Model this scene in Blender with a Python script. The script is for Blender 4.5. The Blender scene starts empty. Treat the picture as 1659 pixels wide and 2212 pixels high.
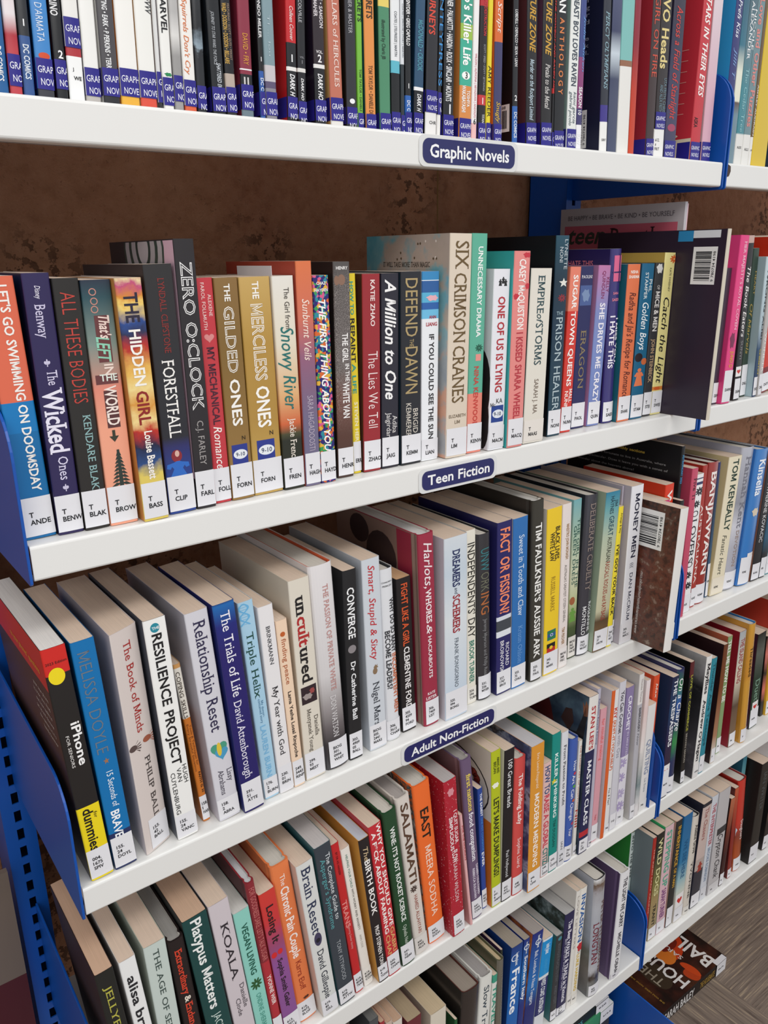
import bpy, bmesh, math, random
from mathutils import Matrix, Vector
from math import sin, cos, pi, radians
S = bpy.context.scene
COL = S.collection
random.seed(7)

# ---------------------------------------------------------------- camera, world, lights, exposure
_M, _C, _LENS = ([[0.799299, 0.191665, -0.569549], [-0.600783, 0.23366, -0.764502], [-0.013447, 0.953241, 0.301913]], [-0.13145, -0.64095, 0.21269], 37.8774)
cd = bpy.data.cameras.new('camera'); cam = bpy.data.objects.new('camera', cd); COL.objects.link(cam)
cam.matrix_world = Matrix.Translation(_C) @ Matrix(_M).to_4x4()
cd.sensor_fit = 'HORIZONTAL'; cd.sensor_width = 36; cd.lens = _LENS; cd.clip_start = .01
S.camera = cam
w = bpy.data.worlds.new('World'); S.world = w; w.use_nodes = True
w.node_tree.nodes['Background'].inputs[0].default_value = (.92, .95, 1, 1)
w.node_tree.nodes['Background'].inputs[1].default_value = .78
def area(name, loc, sx, sy, power, col=(1, .97, .93), rot=(0, 0, 0)):
    l = bpy.data.lights.new(name, 'AREA'); l.shape = 'RECTANGLE'; l.size = sx; l.size_y = sy; l.energy = power; l.color = col
    o = bpy.data.objects.new(name, l); o.location = loc; o.rotation_euler = rot; COL.objects.link(o); return o
area('ceiling_panel_light', (.1, -1.25, 1.55), 1.4, .6, 19)
area('ceiling_panel_light', (-1.6, -1.6, 1.55), 1.2, .6, 18)
area('ceiling_panel_light', (1.9, -1.5, 1.55), 1.2, .6, 11)
area('ceiling_panel_light', (.2, -3.4, 1.55), 1.8, .6, 32)
vs = S.view_settings
vs.view_transform = 'Standard'; vs.look = 'None'; vs.exposure = -.06; vs.gamma = 1; vs.use_curve_mapping = False

Z = {1: 0.3224, 2: 0.0, 3: -0.329, 4: -0.6588, 5: -0.9837}
LIP = 0.0295
Z6, ZF = -1.309, -1.38
BAYS = ((0.0, .9015), (.9115, 1.8115))

# ---------------------------------------------------------------- materials
def lin(h):
    if len(h) == 3: h = ''.join(c * 2 for c in h)
    r = []
    for i in (0, 2, 4):
        c = int(h[i:i + 2], 16) / 255
        r.append(c / 12.92 if c <= .04045 else ((c + .055) / 1.055) ** 2.4)
    return (r[0], r[1], r[2], 1)
MC = {}
def N(nt, t, **k):
    n = nt.nodes.new(t)
    for a, b in k.items(): setattr(n, a, b)
    return n
def base(name, rough=.5, spec=.4):
    m = bpy.data.materials.new(name); m.use_nodes = True; nt = m.node_tree; b = nt.nodes['Principled BSDF']
    b.inputs['Roughness'].default_value = rough; b.inputs['Specular IOR Level'].default_value = spec
    return m, nt, b
def mat(h, rough=.45, spec=.4, coat=0):
    k = (h, rough, spec, coat)
    if k not in MC:
        m, nt, b = base('colour_' + h, rough, spec); b.inputs['Base Color'].default_value = lin(h)
        if coat: b.inputs['Coat Weight'].default_value = coat; b.inputs['Coat Roughness'].default_value = .18
        MC[k] = m
    return MC[k]
def objz(nt, h):
    tc = N(nt, 'ShaderNodeTexCoord'); sx = N(nt, 'ShaderNodeSeparateXYZ'); nt.links.new(tc.outputs['Object'], sx.inputs[0])
    d = N(nt, 'ShaderNodeMath', operation='DIVIDE'); nt.links.new(sx.outputs[2], d.inputs[0]); d.inputs[1].default_value = h
    return tc, d.outputs[0]
def noise(nt, tc, scale, detail=3, rough=.6):
    n = N(nt, 'ShaderNodeTexNoise'); n.inputs['Scale'].default_value = scale; n.inputs['Detail'].default_value = detail; n.inputs['Roughness'].default_value = rough
    nt.links.new(tc.outputs['Object'], n.inputs['Vector']); return n
def ramp(nt, fac, stops, interp='LINEAR'):
    r = N(nt, 'ShaderNodeValToRGB'); e = r.color_ramp; e.interpolation = interp
    stops = sorted(stops)[:32]
    e.elements[0].position = stops[0][0]; e.elements[0].color = lin(stops[0][1])
    e.elements[1].position = stops[-1][0]; e.elements[1].color = lin(stops[-1][1])
    for p, c in stops[1:-1]:
        q = e.elements.new(p); q.color = lin(c)
    nt.links.new(fac, r.inputs[0]); return r
def rampmat(rp, h, rough, coat=0):
    """printed bands or fades running along a spine"""
    m, nt, b = base('printed_spine', rough)
    if coat: b.inputs['Coat Weight'].default_value = coat; b.inputs['Coat Roughness'].default_value = .18
    out = None
    if rp[0] == 'confetti':
        tc = N(nt, 'ShaderNodeTexCoord'); v = N(nt, 'ShaderNodeTexVoronoi'); v.inputs['Scale'].default_value = 330
        nt.links.new(tc.outputs['Object'], v.inputs['Vector'])
        sx = N(nt, 'ShaderNodeSeparateColor'); nt.links.new(v.outputs['Color'], sx.inputs[0])
        r = ramp(nt, sx.outputs[0], [(0, '2a2470'), (.3, 'd8662c'), (.42, '2a8a9a'), (.55, 'd85a8a'), (.66, '2a246c'), (.76, 'e0b03a'), (.88, '3a9a54'), (1, '7a3a9a')], 'CONSTANT')
        out = r.outputs[0]
    elif rp[0] == 'static':
        tc, z = objz(nt, h); n = noise(nt, tc, 1400, 2)
        r1 = ramp(nt, n.outputs[0], [(.35, '1c1a1a'), (.5, '5a524e'), (.66, 'd0c8c2')])
        r2 = ramp(nt, z, [(0, '4a3630'), (.22, '5a3a30'), (.4, '7a4a3c'), (.52, '6a605c'), (1, '55504e')])
        mf = ramp(nt, z, [(.2, '000000'), (.42, 'aaaaaa'), (.9, 'aaaaaa'), (.97, '303030')])
        mx = N(nt, 'ShaderNodeMix', data_type='RGBA'); nt.links.new(mf.outputs[0], mx.inputs[0]); nt.links.new(r2.outputs[0], mx.inputs[6]); nt.links.new(r1.outputs[0], mx.inputs[7])
        out = mx.outputs[2]
    elif rp[0] == 'speck':
        tc = N(nt, 'ShaderNodeTexCoord'); n = noise(nt, tc, 420, 1)
        r = ramp(nt, n.outputs[0], [(0, rp[1]), (.69, rp[1]), (.72, 'e8c8c8'), (1, 'e8c8c8')]); out = r.outputs[0]
    else:
        tc, z = objz(nt, h)
        if 'n' in rp[0]:
            n = noise(nt, tc, 90, 4)
            a = N(nt, 'ShaderNodeMath', operation='MULTIPLY_ADD'); nt.links.new(n.outputs[0], a.inputs[0]); a.inputs[1].default_value = .11; nt.links.new(z, a.inputs[2])
            s = N(nt, 'ShaderNodeMath', operation='SUBTRACT'); nt.links.new(a.outputs[0], s.inputs[0]); s.inputs[1].default_value = .055; z = s.outputs[0]
        st = list(rp[1:])
        if rp[0] == 'c':                       # colour i fills from its top edge down to the next edge
            tops = [p for p, c in st]; cs = [c for p, c in st]
            bots = tops[1:] + [0.0]
            out = ramp(nt, z, [(max(0, bo), c) for bo, c in zip(bots, cs)] + [(1, cs[0])], 'CONSTANT').outputs[0]
        else:
            out = ramp(nt, z, [(p, c) for p, c in st] + ([(0, st[-1][1])] if st[-1][0] > .01 else [])).outputs[0]
    nt.links.new(out, b.inputs['Base Color'])
    return m
def blotch(name, scale, stops, rough=.4, zr=None, h=.23, mix=.5, detail=4):
    """picture-like cover print: noise coloured by a ramp, optionally blended with a fade up the cover"""
    m, nt, b = base(name, rough); tc, z = objz(nt, h); n = noise(nt, tc, scale, detail)
    r = ramp(nt, n.outputs[0], stops); out = r.outputs[0]
    if zr:
        r2 = ramp(nt, z, zr); mx = N(nt, 'ShaderNodeMix', data_type='RGBA'); mx.inputs[0].default_value = mix
        nt.links.new(r.outputs[0], mx.inputs[6]); nt.links.new(r2.outputs[0], mx.inputs[7]); out = mx.outputs[2]
    nt.links.new(out, b.inputs['Base Color']); return m
def paper(h):
    k = ('paper', h)
    if k not in MC:
        m, nt, b = base('page_edges_' + h, .85, .15)
        tc = N(nt, 'ShaderNodeTexCoord'); mp = N(nt, 'ShaderNodeMapping'); mp.inputs['Scale'].default_value = (2600, 14, 14)
        nt.links.new(tc.outputs['Object'], mp.inputs[0]); n = N(nt, 'ShaderNodeTexNoise'); n.inputs['Scale'].default_value = 1; n.inputs['Detail'].default_value = 2
        nt.links.new(mp.outputs[0], n.inputs['Vector'])
        c = lin(h); d = [x * .86 for x in c[:3]]
        r = N(nt, 'ShaderNodeValToRGB'); r.color_ramp.elements[0].position = .3; r.color_ramp.elements[0].color = (*d, 1); r.color_ramp.elements[1].position = .62; r.color_ramp.elements[1].color = c
        nt.links.new(n.outputs[0], r.inputs[0]); nt.links.new(r.outputs[0], b.inputs['Base Color'])
        MC[k] = m
    return MC[k]
ART = {
 'art_cranes': lambda h: blotch('sunset_cloud_print', 16, [(.3, '4f9db0'), (.45, '7fb4bc'), (.52, 'd8a884'), (.62, 'e0b090'), (.75, '6aa8b4')], .4, [(0, 'e0a090'), (.45, 'd8a8a0'), (.62, '8fb8bc'), (1, '4f9fb4')], h, .4),
 'art_zero': lambda h: mat('332c2e', .4), 'art_stars': lambda h: mat('cc3340', .35), 'art_navy': lambda h: mat('1f2138', .3), 'art_moust': lambda h: mat('d8d6da', .4), 'art_hate': lambda h: mat('2a2258', .3), 'art_phone': lambda h: rampmat(('c', (1, 'c42a24'), (.83, '3a2a26')), h, .35),
 'art_barcode': lambda h: mat('2b2130', .35),
 'art_bark': lambda h: blotch('bark_print', 95, [(.3, '120c0a'), (.42, '3a2822'), (.5, '6a3a2c'), (.58, '5a4034'), (.7, 'a89484')], .35, [(0, '4a3a30'), (.5, '6a3426'), (1, '3a2a24')], h, .4, 6),
 'art_astro': lambda h: mat('191a1d', .4),
 'art_harlots': lambda h: mat('8f7468', .5),
 'art_dash': lambda h: blotch('patterned_board', 45, [(.3, 'd8d0c8'), (.45, '3a4a4c'), (.52, 'e07a40'), (.6, '2f5a60'), (.7, 'c8b8a8')], .5),
 'art_dump': lambda h: rampmat(('c', (1, 'e0d4c4'), (.56, 'd8742c')), h, .45),
 'art_paint': lambda h: blotch('dusk_painting_print', 14, [(.3, '12161f'), (.48, '2a3a4c'), (.6, '4a6070'), (.75, '6a7c88')], .4),
 'art_mend': lambda h: blotch('sewing_photo_print', 22, [(.3, '20243a'), (.46, '3a456a'), (.55, '8a93a8'), (.6, '2a2a34'), (.75, 'c8c4c4')], .45),
 'art_port': lambda h: blotch('monochrome_portrait_print', 17, [(.3, '17171a'), (.5, '2a292d'), (.6, '6a666c'), (.75, '8a858c')], .4, [(0, '4a464c'), (.25, '6a666c'), (.5, '3a383c'), (.75, '1f1e21'), (1, 'e4e2e0')], h, .5),
 'art_bali': lambda h: blotch('temple_photo_print', 30, [(.3, '2a2420'), (.5, 'b8683c'), (.65, 'd89060'), (.8, '3a4a30')], .45),
 'art_bush': lambda h: blotch('bush_photo_print', 60, [(.3, '14181a'), (.5, '2f3a34'), (.6, '5a6a6c'), (.75, '8f9c9c')], .45),
 'art_mist': lambda h: blotch('misty_field_print', 20, [(.3, '8a909c'), (.5, 'b4bac4'), (.7, 'c4c8d0')], .3, [(0, '3a3226'), (.25, '6a5a40'), (.4, '5a5a40'), (.5, 'a0a8b4'), (1, 'b8bcc6')], h, .75),
}

# ---------------------------------------------------------------- lettering (glyphs of the built-in font, set by hand)
_fc = bpy.data.curves.new('setter', 'FONT'); _fo = bpy.data.objects.new('setter', _fc); COL.objects.link(_fo)
_fc.resolution_u = 2
def _raw(s, off):
    _fc.body = s; _fc.offset = off
    dg = bpy.context.evaluated_depsgraph_get(); dg.update()
    me = _fo.evaluated_get(dg).to_mesh()
    V = [(v.co.x, v.co.y) for v in me.vertices]; F = [tuple(p.vertices) for p in me.polygons]
    _fo.evaluated_get(dg).to_mesh_clear()
    return V, F
OFF = {'r': .004, 'b': .021, 't': -.008, 'x': -.024}
GL = {}
_hv, _ = _raw('HH', .0); _HH = max(v[0] for v in _hv) - min(v[0] for v in _hv)
_cv, _ = _raw('H', .0); CAP = max(v[1] for v in _cv)
SER = {'A': 'ab', 'B': 'ad', 'D': 'ad', 'E': 'ad', 'F': 'ad', 'H': 'abde', 'I': 'cf', 'K': 'abde', 'L': 'ad', 'M': 'abde', 'N': 'ade', 'P': 'ad', 'R': 'abd', 'T': 'c', 'U': 'de', 'V': 'de', 'W': 'de', 'X': 'abde', 'Y': 'cde',
       'b': 'd', 'd': 'b', 'f': 'a', 'h': 'dab', 'i': 'c', 'k': 'dab', 'l': 'cf', 'm': 'ab', 'n': 'abd', 'p': 'a', 'r': 'a', 'u': 'd', 'v': 'de', 'w': 'de', 'x': 'abde', 'y': 'de'}
def glyph(c, wt, serif):
    k = (c, wt, serif)
    if k in GL: return GL[k]
    if c == ' ':
        GL[k] = ([], [], .3); return GL[k]
    V, F = _raw(c, OFF[wt])
    if not V:
        GL[k] = ([], [], .3); return GL[k]
    v2, _ = _raw('H' + c + 'H', 0.0); adv = max(v[0] for v in v2) - min(v[0] for v in v2) - _HH
    V, F = list(V), list(F)
    if c == 'M':                                            # plain capital M drawn from four strokes
        x0, x1 = min(v[0] for v in V), max(v[0] for v in V); xm = (x0 + x1) / 2
        iv, _f = _raw('I', OFF[wt]); sw = max(v[0] for v in iv) - min(v[0] for v in iv); o = OFF[wt] * .5
        V, F = [], []
        for q in ([(x0, -o), (x0 + sw, -o), (x0 + sw, CAP + o), (x0, CAP + o)], [(x1 - sw, -o), (x1, -o), (x1, CAP + o), (x1 - sw, CAP + o)],
                  [(x0, CAP + o), (x0 + sw * 1.1, CAP + o), (xm + sw * .5, CAP * .1), (xm - sw * .5, CAP * .1)], [(x1 - sw * 1.1, CAP + o), (x1, CAP + o), (xm + sw * .5, CAP * .1), (xm - sw * .5, CAP * .1)]):
            n = len(V); V += q; F.append((n, n + 1, n + 2, n + 3))
    if serif and c in SER:
        x0, x1 = min(v[0] for v in V), max(v[0] for v in V); y0, y1 = min(v[1] for v in V), max(v[1] for v in V)
        hw, th = (.11, .045) if wt != 'b' else (.15, .065)
        st = .05 if wt != 'b' else .08
        for a in SER[c]:
            x = {'a': x0 + st, 'b': x1 - st, 'c': (x0 + x1) / 2, 'd': x0 + st, 'e': x1 - st, 'f': (x0 + x1) / 2}[a]
            y = y0 if a in 'abc' else y1 - th
            n = len(V); V += [(x - hw, y), (x + hw, y), (x + hw, y + th), (x - hw, y + th)]; F.append((n, n + 1, n + 2, n + 3))
    GL[k] = (V, F, adv); return GL[k]
def setline(s, st):
    """-> verts, faces, (x0, x1) with the cap height scaled to 1"""
    wt = 'x' if 'x' in st else ('b' if 'b' in st else ('t' if 't' in st else 'r'))
    V, F, x = [], [], 0
    for c in s:
        gv, gf, adv = glyph(c, wt, 's' in st); n = len(V)
        V += [(a + x, b) for a, b in gv]; F += [tuple(i + n for i in f) for f in gf]; x += adv
    if 'i' in st: V = [(a + .26 * b, b) for a, b in V]
    if not V: return [], [], 0, 0
    V = [(a / CAP, b / CAP) for a, b in V]
    return V, F, min(a for a, b in V), max(a for a, b in V)

# ---------------------------------------------------------------- mesh helpers
class MB:
    def __init__(s): s.v = []; s.f = []; s.i = []; s.m = []
    def slot(s, m):
        if m not in s.m: s.m.append(m)
        return s.m.index(m)
    def add(s, V, F, m):
        n = len(s.v); k = s.slot(m); s.v += [tuple(v) for v in V]
        for f in F: s.f.append(tuple(i + n for i in f)); s.i.append(k)
    def box(s, x0, x1, y0, y1, z0, z1, m):
        s.add([(x0, y0, z0), (x1, y0, z0), (x1, y1, z0), (x0, y1, z0), (x0, y0, z1), (x1, y0, z1), (x1, y1, z1), (x0, y1, z1)],
              [(3, 2, 1, 0), (4, 5, 6, 7), (0, 1, 5, 4), (1, 2, 6, 5), (2, 3, 7, 6), (3, 0, 4, 7)], m)
    def prism(s, poly, a0, a1, axis, m):
        """closed outline (2D) pushed along an axis: x -> (y,z), y -> (x,z), z -> (x,y)"""
        n = len(poly)
        P = {'x': lambda p, a: (a, p[0], p[1]), 'y': lambda p, a: (p[0], a, p[1]), 'z': lambda p, a: (p[0], p[1], a)}[axis]
        V = [P(p, a0) for p in poly] + [P(p, a1) for p in poly]
        F = [tuple(range(n)), tuple(range(2 * n - 1, n - 1, -1))] + [(i, i + n, (i + 1) % n + n, (i + 1) % n) for i in range(n)]
        s.add(V, F, m)
    def build(s, name, parent=None, smooth=False, fix=False, bevel=0):
        me = bpy.data.meshes.new(name); me.from_pydata(s.v, [], s.f)
        for m in s.m: me.materials.append(m)
        me.polygons.foreach_set('material_index', s.i)
        if smooth: me.polygons.foreach_set('use_smooth', [True] * len(s.f))
        me.update()
        if fix:
            b = bmesh.new(); b.from_mesh(me); bmesh.ops.recalc_face_normals(b, faces=b.faces); b.to_mesh(me); b.free()
        o = bpy.data.objects.new(name, me); COL.objects.link(o); o.parent = parent
        if bevel:
            q = o.modifiers.new('bevel', 'BEVEL'); q.width = bevel; q.segments = 2; q.limit_method = 'ANGLE'
        return o
def empty(name, loc, rot=(0, 0, 0)):
    o = bpy.data.objects.new(name, None); o.empty_display_size = .02; o.location = loc; o.rotation_euler = rot; COL.objects.link(o); return o
def tag(o, label, cat, group=None):
    o['label'] = label; o['category'] = cat
    if group: o['group'] = group
    return o
def struct(o):
    o['kind'] = 'structure'; return o
def shape2d(kd, sx, sy):
    """small printed emblems as 2D polygons (list of outlines)"""
    def ell(cx, cy, rx, ry, n=20, a0=0): return [(cx + rx * cos(a0 + 2 * pi * i / n), cy + ry * sin(a0 + 2 * pi * i / n)) for i in range(n)]
    R = []
    if kd in ('circle', 'ell'): R = [ell(0, 0, sx, sy, 24)]
    elif kd == 'rect': R = [[(-sx, -sy), (sx, -sy), (sx, sy), (-sx, sy)]]
    elif kd == 'ring':
        n = 20
        for i in range(n):
            a, b = 2 * pi * i / n, 2 * pi * (i + 1) / n
            R.append([(sx * cos(a), sy * sin(a)), (sx * cos(b), sy * sin(b)), (.74 * sx * cos(b), .74 * sy * sin(b)), (.74 * sx * cos(a), .74 * sy * sin(a))])
    elif kd == 'heart':
        R = [[(sx * .062 * 16 * sin(t) ** 3, sy * .062 * (13 * cos(t) - 5 * cos(2 * t) - 2 * cos(3 * t) - cos(4 * t))) for t in [2 * pi * i / 24 for i in range(24)]]]
    elif kd == 'star':
        R = [[((sx if i % 2 == 0 else sx * .42) * sin(pi * i / 5), (sy if i % 2 == 0 else sy * .42) * cos(pi * i / 5)) for i in range(10)]]
    elif kd == 'leaves':
        for i in range(9):
            a = 2 * pi * i / 9 + .3; r = .55
            ca, sa = cos(a), sin(a)
            R.append([(sx * (r * ca + .42 * cos(t) * ca - .17 * sin(t) * sa), sy * (r * sa + .42 * cos(t) * sa + .17 * sin(t) * ca)) for t in [2 * pi * k / 10 for k in range(10)]])
    elif kd == 'palm':
        R = [[(-.12 * sx, sy), (.12 * sx, sy), (.2 * sx, -sy), (-.2 * sx, -sy)]]
        for i in range(9):
            z = .8 * sy - i * .2 * sy; wd = sx * (.25 + .085 * i)
            for s_ in (-1, 1): R.append([(0, z), (s_ * wd * .5, z + .05 * sy), (s_ * wd, z - .14 * sy), (s_ * wd * .45, z - .12 * sy)])
    elif kd == 'gown':
        R = [[(-.3 * sx, .75 * sy), (-.12 * sx, .85 * sy), (.12 * sx, .85 * sy), (.3 * sx, .75 * sy), (.85 * sx, .6 * sy), (.9 * sx, .2 * sy), (.62 * sx, .1 * sy), (.5 * sx, .35 * sy), (.35 * sx, .1 * sy), (.8 * sx, -sy), (-.8 * sx, -sy), (-.35 * sx, .1 * sy), (-.5 * sx, .35 * sy), (-.62 * sx, .1 * sy), (-.9 * sx, .2 * sy), (-.85 * sx, .6 * sy)]]
    elif kd == 'blob':
        q = [1, .8, 1.05, .72, .95, .85, 1.1, .75, .9, 1.0, .7, 1.05, .85]
        R = [[(sx * q[i] * cos(2 * pi * i / 13), sy * q[i] * sin(2 * pi * i / 13)) for i in range(13)]]
    elif kd == 'figure':
        R = [ell(0, .72 * sy, .2 * sx, .22 * sy, 12), [(-.28 * sx, .5 * sy), (.28 * sx, .5 * sy), (.5 * sx, .1 * sy), (.3 * sx, 0), (.22 * sx, .2 * sy), (.45 * sx, -sy), (-.45 * sx, -sy), (-.22 * sx, .2 * sy), (-.3 * sx, 0), (-.5 * sx, .1 * sy)]]
    elif kd == 'face':
        R = [ell(.2 * sx, 0, .62 * sx, .9 * sy, 16), ell(-.6 * sx, -.1 * sy, .4 * sx, .8 * sy, 14)]
    elif kd == 'arrow':
        R = [[(-.25 * sx, sy), (.25 * sx, sy), (.25 * sx, 0), (.8 * sx, 0), (0, -sy), (-.8 * sx, 0), (-.25 * sx, 0)]]
    elif kd == 'fleur':
        R = [ell(0, .2 * sy, .22 * sx, .8 * sy, 12), ell(-.5 * sx, .1 * sy, .3 * sx, .4 * sy, 10), ell(.5 * sx, .1 * sy, .3 * sx, .4 * sy, 10), [(-.5 * sx, -.4 * sy), (.5 * sx, -.4 * sy), (.5 * sx, -.22 * sy), (-.5 * sx, -.22 * sy)], ell(0, -.75 * sy, .16 * sx, .25 * sy, 8)]
    elif kd == 'helix':
        for k in (0, pi):
            for i in range(16):
                t0, t1 = 2.4 * pi * i / 16, 2.4 * pi * (i + 1) / 16
                f = lambda t: (sx * .42 * sin(t + k), sy * (1 - 2 * t / (2.4 * pi)))
                a, b = f(t0), f(t1); R.append([(a[0] - .1 * sx, a[1]), (a[0] + .1 * sx, a[1]), (b[0] + .1 * sx, b[1]), (b[0] - .1 * sx, b[1])])
        for i in range(9):
            y = sy * (1 - 2 * (i + .5) / 9); wd = abs(sin(2.4 * pi * (i + .5) / 9)) * .4 * sx
            R.append([(-wd, y - .02 * sy), (wd, y - .02 * sy), (wd, y + .02 * sy), (-wd, y + .02 * sy)])
    elif kd == 'hand':
        R = [ell(0, 0, .5 * sx, .38 * sy, 14)] + [[(sx * (.3 * cos(a)), sy * .3 * sin(a)), (sx * (cos(a) + .08), sy * (sin(a))), (sx * cos(a), sy * (sin(a) - .14)), (sx * .3 * cos(a + .5), sy * .3 * sin(a - .4))] for a in (-.7, -.35, 0, .35, .8)]
    elif kd == 'dog':
        R = [ell(0, -.2 * sy, .42 * sx, .6 * sy, 14), ell(.1 * sx, .5 * sy, .34 * sx, .32 * sy, 12), [(-.1 * sx, .7 * sy), (.1 * sx, 1.05 * sy), (.2 * sx, .65 * sy)], [(.25 * sx, .7 * sy), (.45 * sx, 1.0 * sy), (.42 * sx, .55 * sy)], ell(.35 * sx, .42 * sy, .2 * sx, .14 * sy, 10)]
    return R

# ---------------------------------------------------------------- books
KIND = {'p': ('paperback', 'book'), 'h': ('hardcover_book', 'book'), 'j': ('hardcover_book', 'book'), 'c': ('graphic_novel', 'book')}
GROUPS = {1: 'graphic novels on the top shelf', 2: 'teen fiction on the second shelf', 3: 'non-fiction on the third shelf', 4: 'non-fiction on the fourth shelf', 5: 'books on the lowest stocked shelf'}
STICK = mat('2a2484', .3); STICKW = mat('e8e8f4', .4); INK = mat('1d1d22', .6)
def path(w, d, bulge, r, groove, off, sk=0):
    """outline of a cover seen from above, left fore-edge round the spine to the right fore-edge; off insets it"""
    h = w / 2 - off
    L = [(-h, d)]
    if groove: L += [(-h, .0125), (-h + .0013, .0088), (-h, .0058)]
    r = min(r, w * .3)
    e = bulge + off
    L += [(-h, e + r)]
    n = 8
    sp = [(-h + r * .3, e + r * .3)] + [(x, off + bulge * (2 * x / w) ** 2) for x in [(-h + r) + (2 * h - 2 * r) * i / n for i in range(n + 1)]] + [(h - r * .3, e + r * .3)]
    L += sp
    L += [(h, e + r)]
    if groove: L += [(h, .0058), (h - .0013, .0088), (h, .0125)]
    L += [(h, d)]
    if sk: L = [(x, y + sk * x if y < .02 else y) for x, y in L]
    return L, len(L)
def cover(mb, w, h, d, bulge, r, groove, t, z0, ms, ml, mr, medge, minn, sk=0):
    A, n = path(w, d, bulge, r, groove, 0, sk); B, _ = path(w, d - .0001, bulge, r, groove, t, sk)
    V = [(x, y, z0) for x, y in A] + [(x, y, z0 + h) for x, y in A] + [(x, y, z0) for x, y in B] + [(x, y, z0 + h) for x, y in B]
    ns = 4 if groove else 1
    for i in range(n - 1):
        m = ml if i < ns else (mr if i >= n - 1 - ns else ms)
        n0 = len(mb.v)
        mb.add([V[i], V[i + 1], V[i + 1 + n], V[i + n]], [(0, 1, 2, 3)], m)
        mb.add([V[i + 2 * n], V[i + 1 + 2 * n], V[i + 1 + 3 * n], V[i + 3 * n]], [(3, 2, 1, 0)], minn)
        mb.add([V[i + n], V[i + 1 + n], V[i + 1 + 3 * n], V[i + 3 * n]], [(0, 1, 2, 3)], medge)
        mb.add([V[i], V[i + 1], V[i + 1 + 2 * n], V[i + 2 * n]], [(3, 2, 1, 0)], medge)
    for i in (0, n - 1): mb.add([V[i], V[i + n], V[i + 3 * n], V[i + 2 * n]], [(0, 1, 2, 3)], medge)
def wrap2d(V, F, w, cuts):
    """cut flat faces into narrow strips across a rounded spine so that print follows the curve"""
    b = bmesh.new(); vs_ = [b.verts.new((x, 0, z)) for x, z in V]
    for f in F:
        try: b.faces.new([vs_[i] for i in f])
        except ValueError: pass
    for i in range(1, cuts):
        x = -w / 2 + w * i / cuts
        bmesh.ops.bisect_plane(b, geom=b.verts[:] + b.edges[:] + b.faces[:], plane_co=(x, 0, 0), plane_no=(1, 0, 0))
    b.verts.index_update(); V2 = [(v.co.x, v.co.z) for v in b.verts]; F2 = [tuple(v.index for v in f.verts) for f in b.faces]; b.free()
    return V2, F2
def clampx(x, hw): return max(-hw, min(hw, x))
def barcode(parent, pts, h, seed=3, name='barcode_sticker'):
    """white sticker with bars; pts maps (a 0..1, b 0..1, lift) to the cover"""
    mb = MB(); wm, km = mat('eae8e4', .5), INK
    mb.add([pts(0, 0, .0002), pts(1, 0, .0002), pts(1, 1, .0002), pts(0, 1, .0002)], [(0, 1, 2, 3)], wm)
    rr = random.Random(seed); y = .1
    while y < .88:
        q = rr.choice((.012, .02, .035)); mb.add([pts(.12, y, .0004), pts(.78, y, .0004), pts(.78, y + q, .0004), pts(.12, y + q, .0004)], [(0, 1, 2, 3)], km); y += q + rr.choice((.012, .02, .03))
    V, F, x0, x1 = setline('9 780734 4198', 'r')
    mb.add([pts(.84 + .1 * (1 - b), .08 + .8 * (a - x0) / (x1 - x0), .0004) for a, b in V], F, km)
    return mb.build(name, parent)
def sidetext(mb, lines, d, m, eps=.0003, hw=0):
    """lettering on the left-hand cover, read from the fore edge (deep) to the spine: (text, y_start, y_end, z, cap, style)"""
    for s, ya, yb, z, cap, st in lines:
        V, F, x0, x1 = setline(s, st)
        if not V: continue
        k = (ya - yb) / (x1 - x0) if yb is not None else cap
        mb.add([(-hw - eps, ya - (a - x0) * k, z + b * cap) for a, b in V], F, m)
SIDE = {
 'art_zero': [('rect', .011, -.1, .011, .1, 'd8b4c4'), ('circle', .066, -.006, .046, .048, '3c4a42'), ('circle', .066, -.006, .042, .043, 'b0aaae'), ('circle', .066, -.006, .033, .032, '36443c'), ('circle', .066, -.006, .027, .026, 'aaa4a8'), ('circle', .066, -.006, .017, .019, '2c3a34'), ('circle', .066, -.006, .012, .014, 'b4aeb2')],
 'art_stars': [('rect', .045, .012, .05, .014, 'e4d4b8'), ('blob', .05, .03, .03, .012, 'e4d4b8'), ('rect', .06, .17, .02, .03, 'e4d4b8'), ('ell', .055, .145, .008, .01, 'e4d4b8')] + [('rect', .05, .055 + .012 * i, .035, .0004, 'e89a90') for i in range(7)] + [('star', .03, .06, .003, .004, 'f4e8d8'), ('star', .034, .1, .0024, .003, 'f4e8d8')],
 'art_moust': [('ell', .02, .07, .02, .045, '231e1f'), ('ell', .016, .03, .016, .035, '231e1f')],
}
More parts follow.
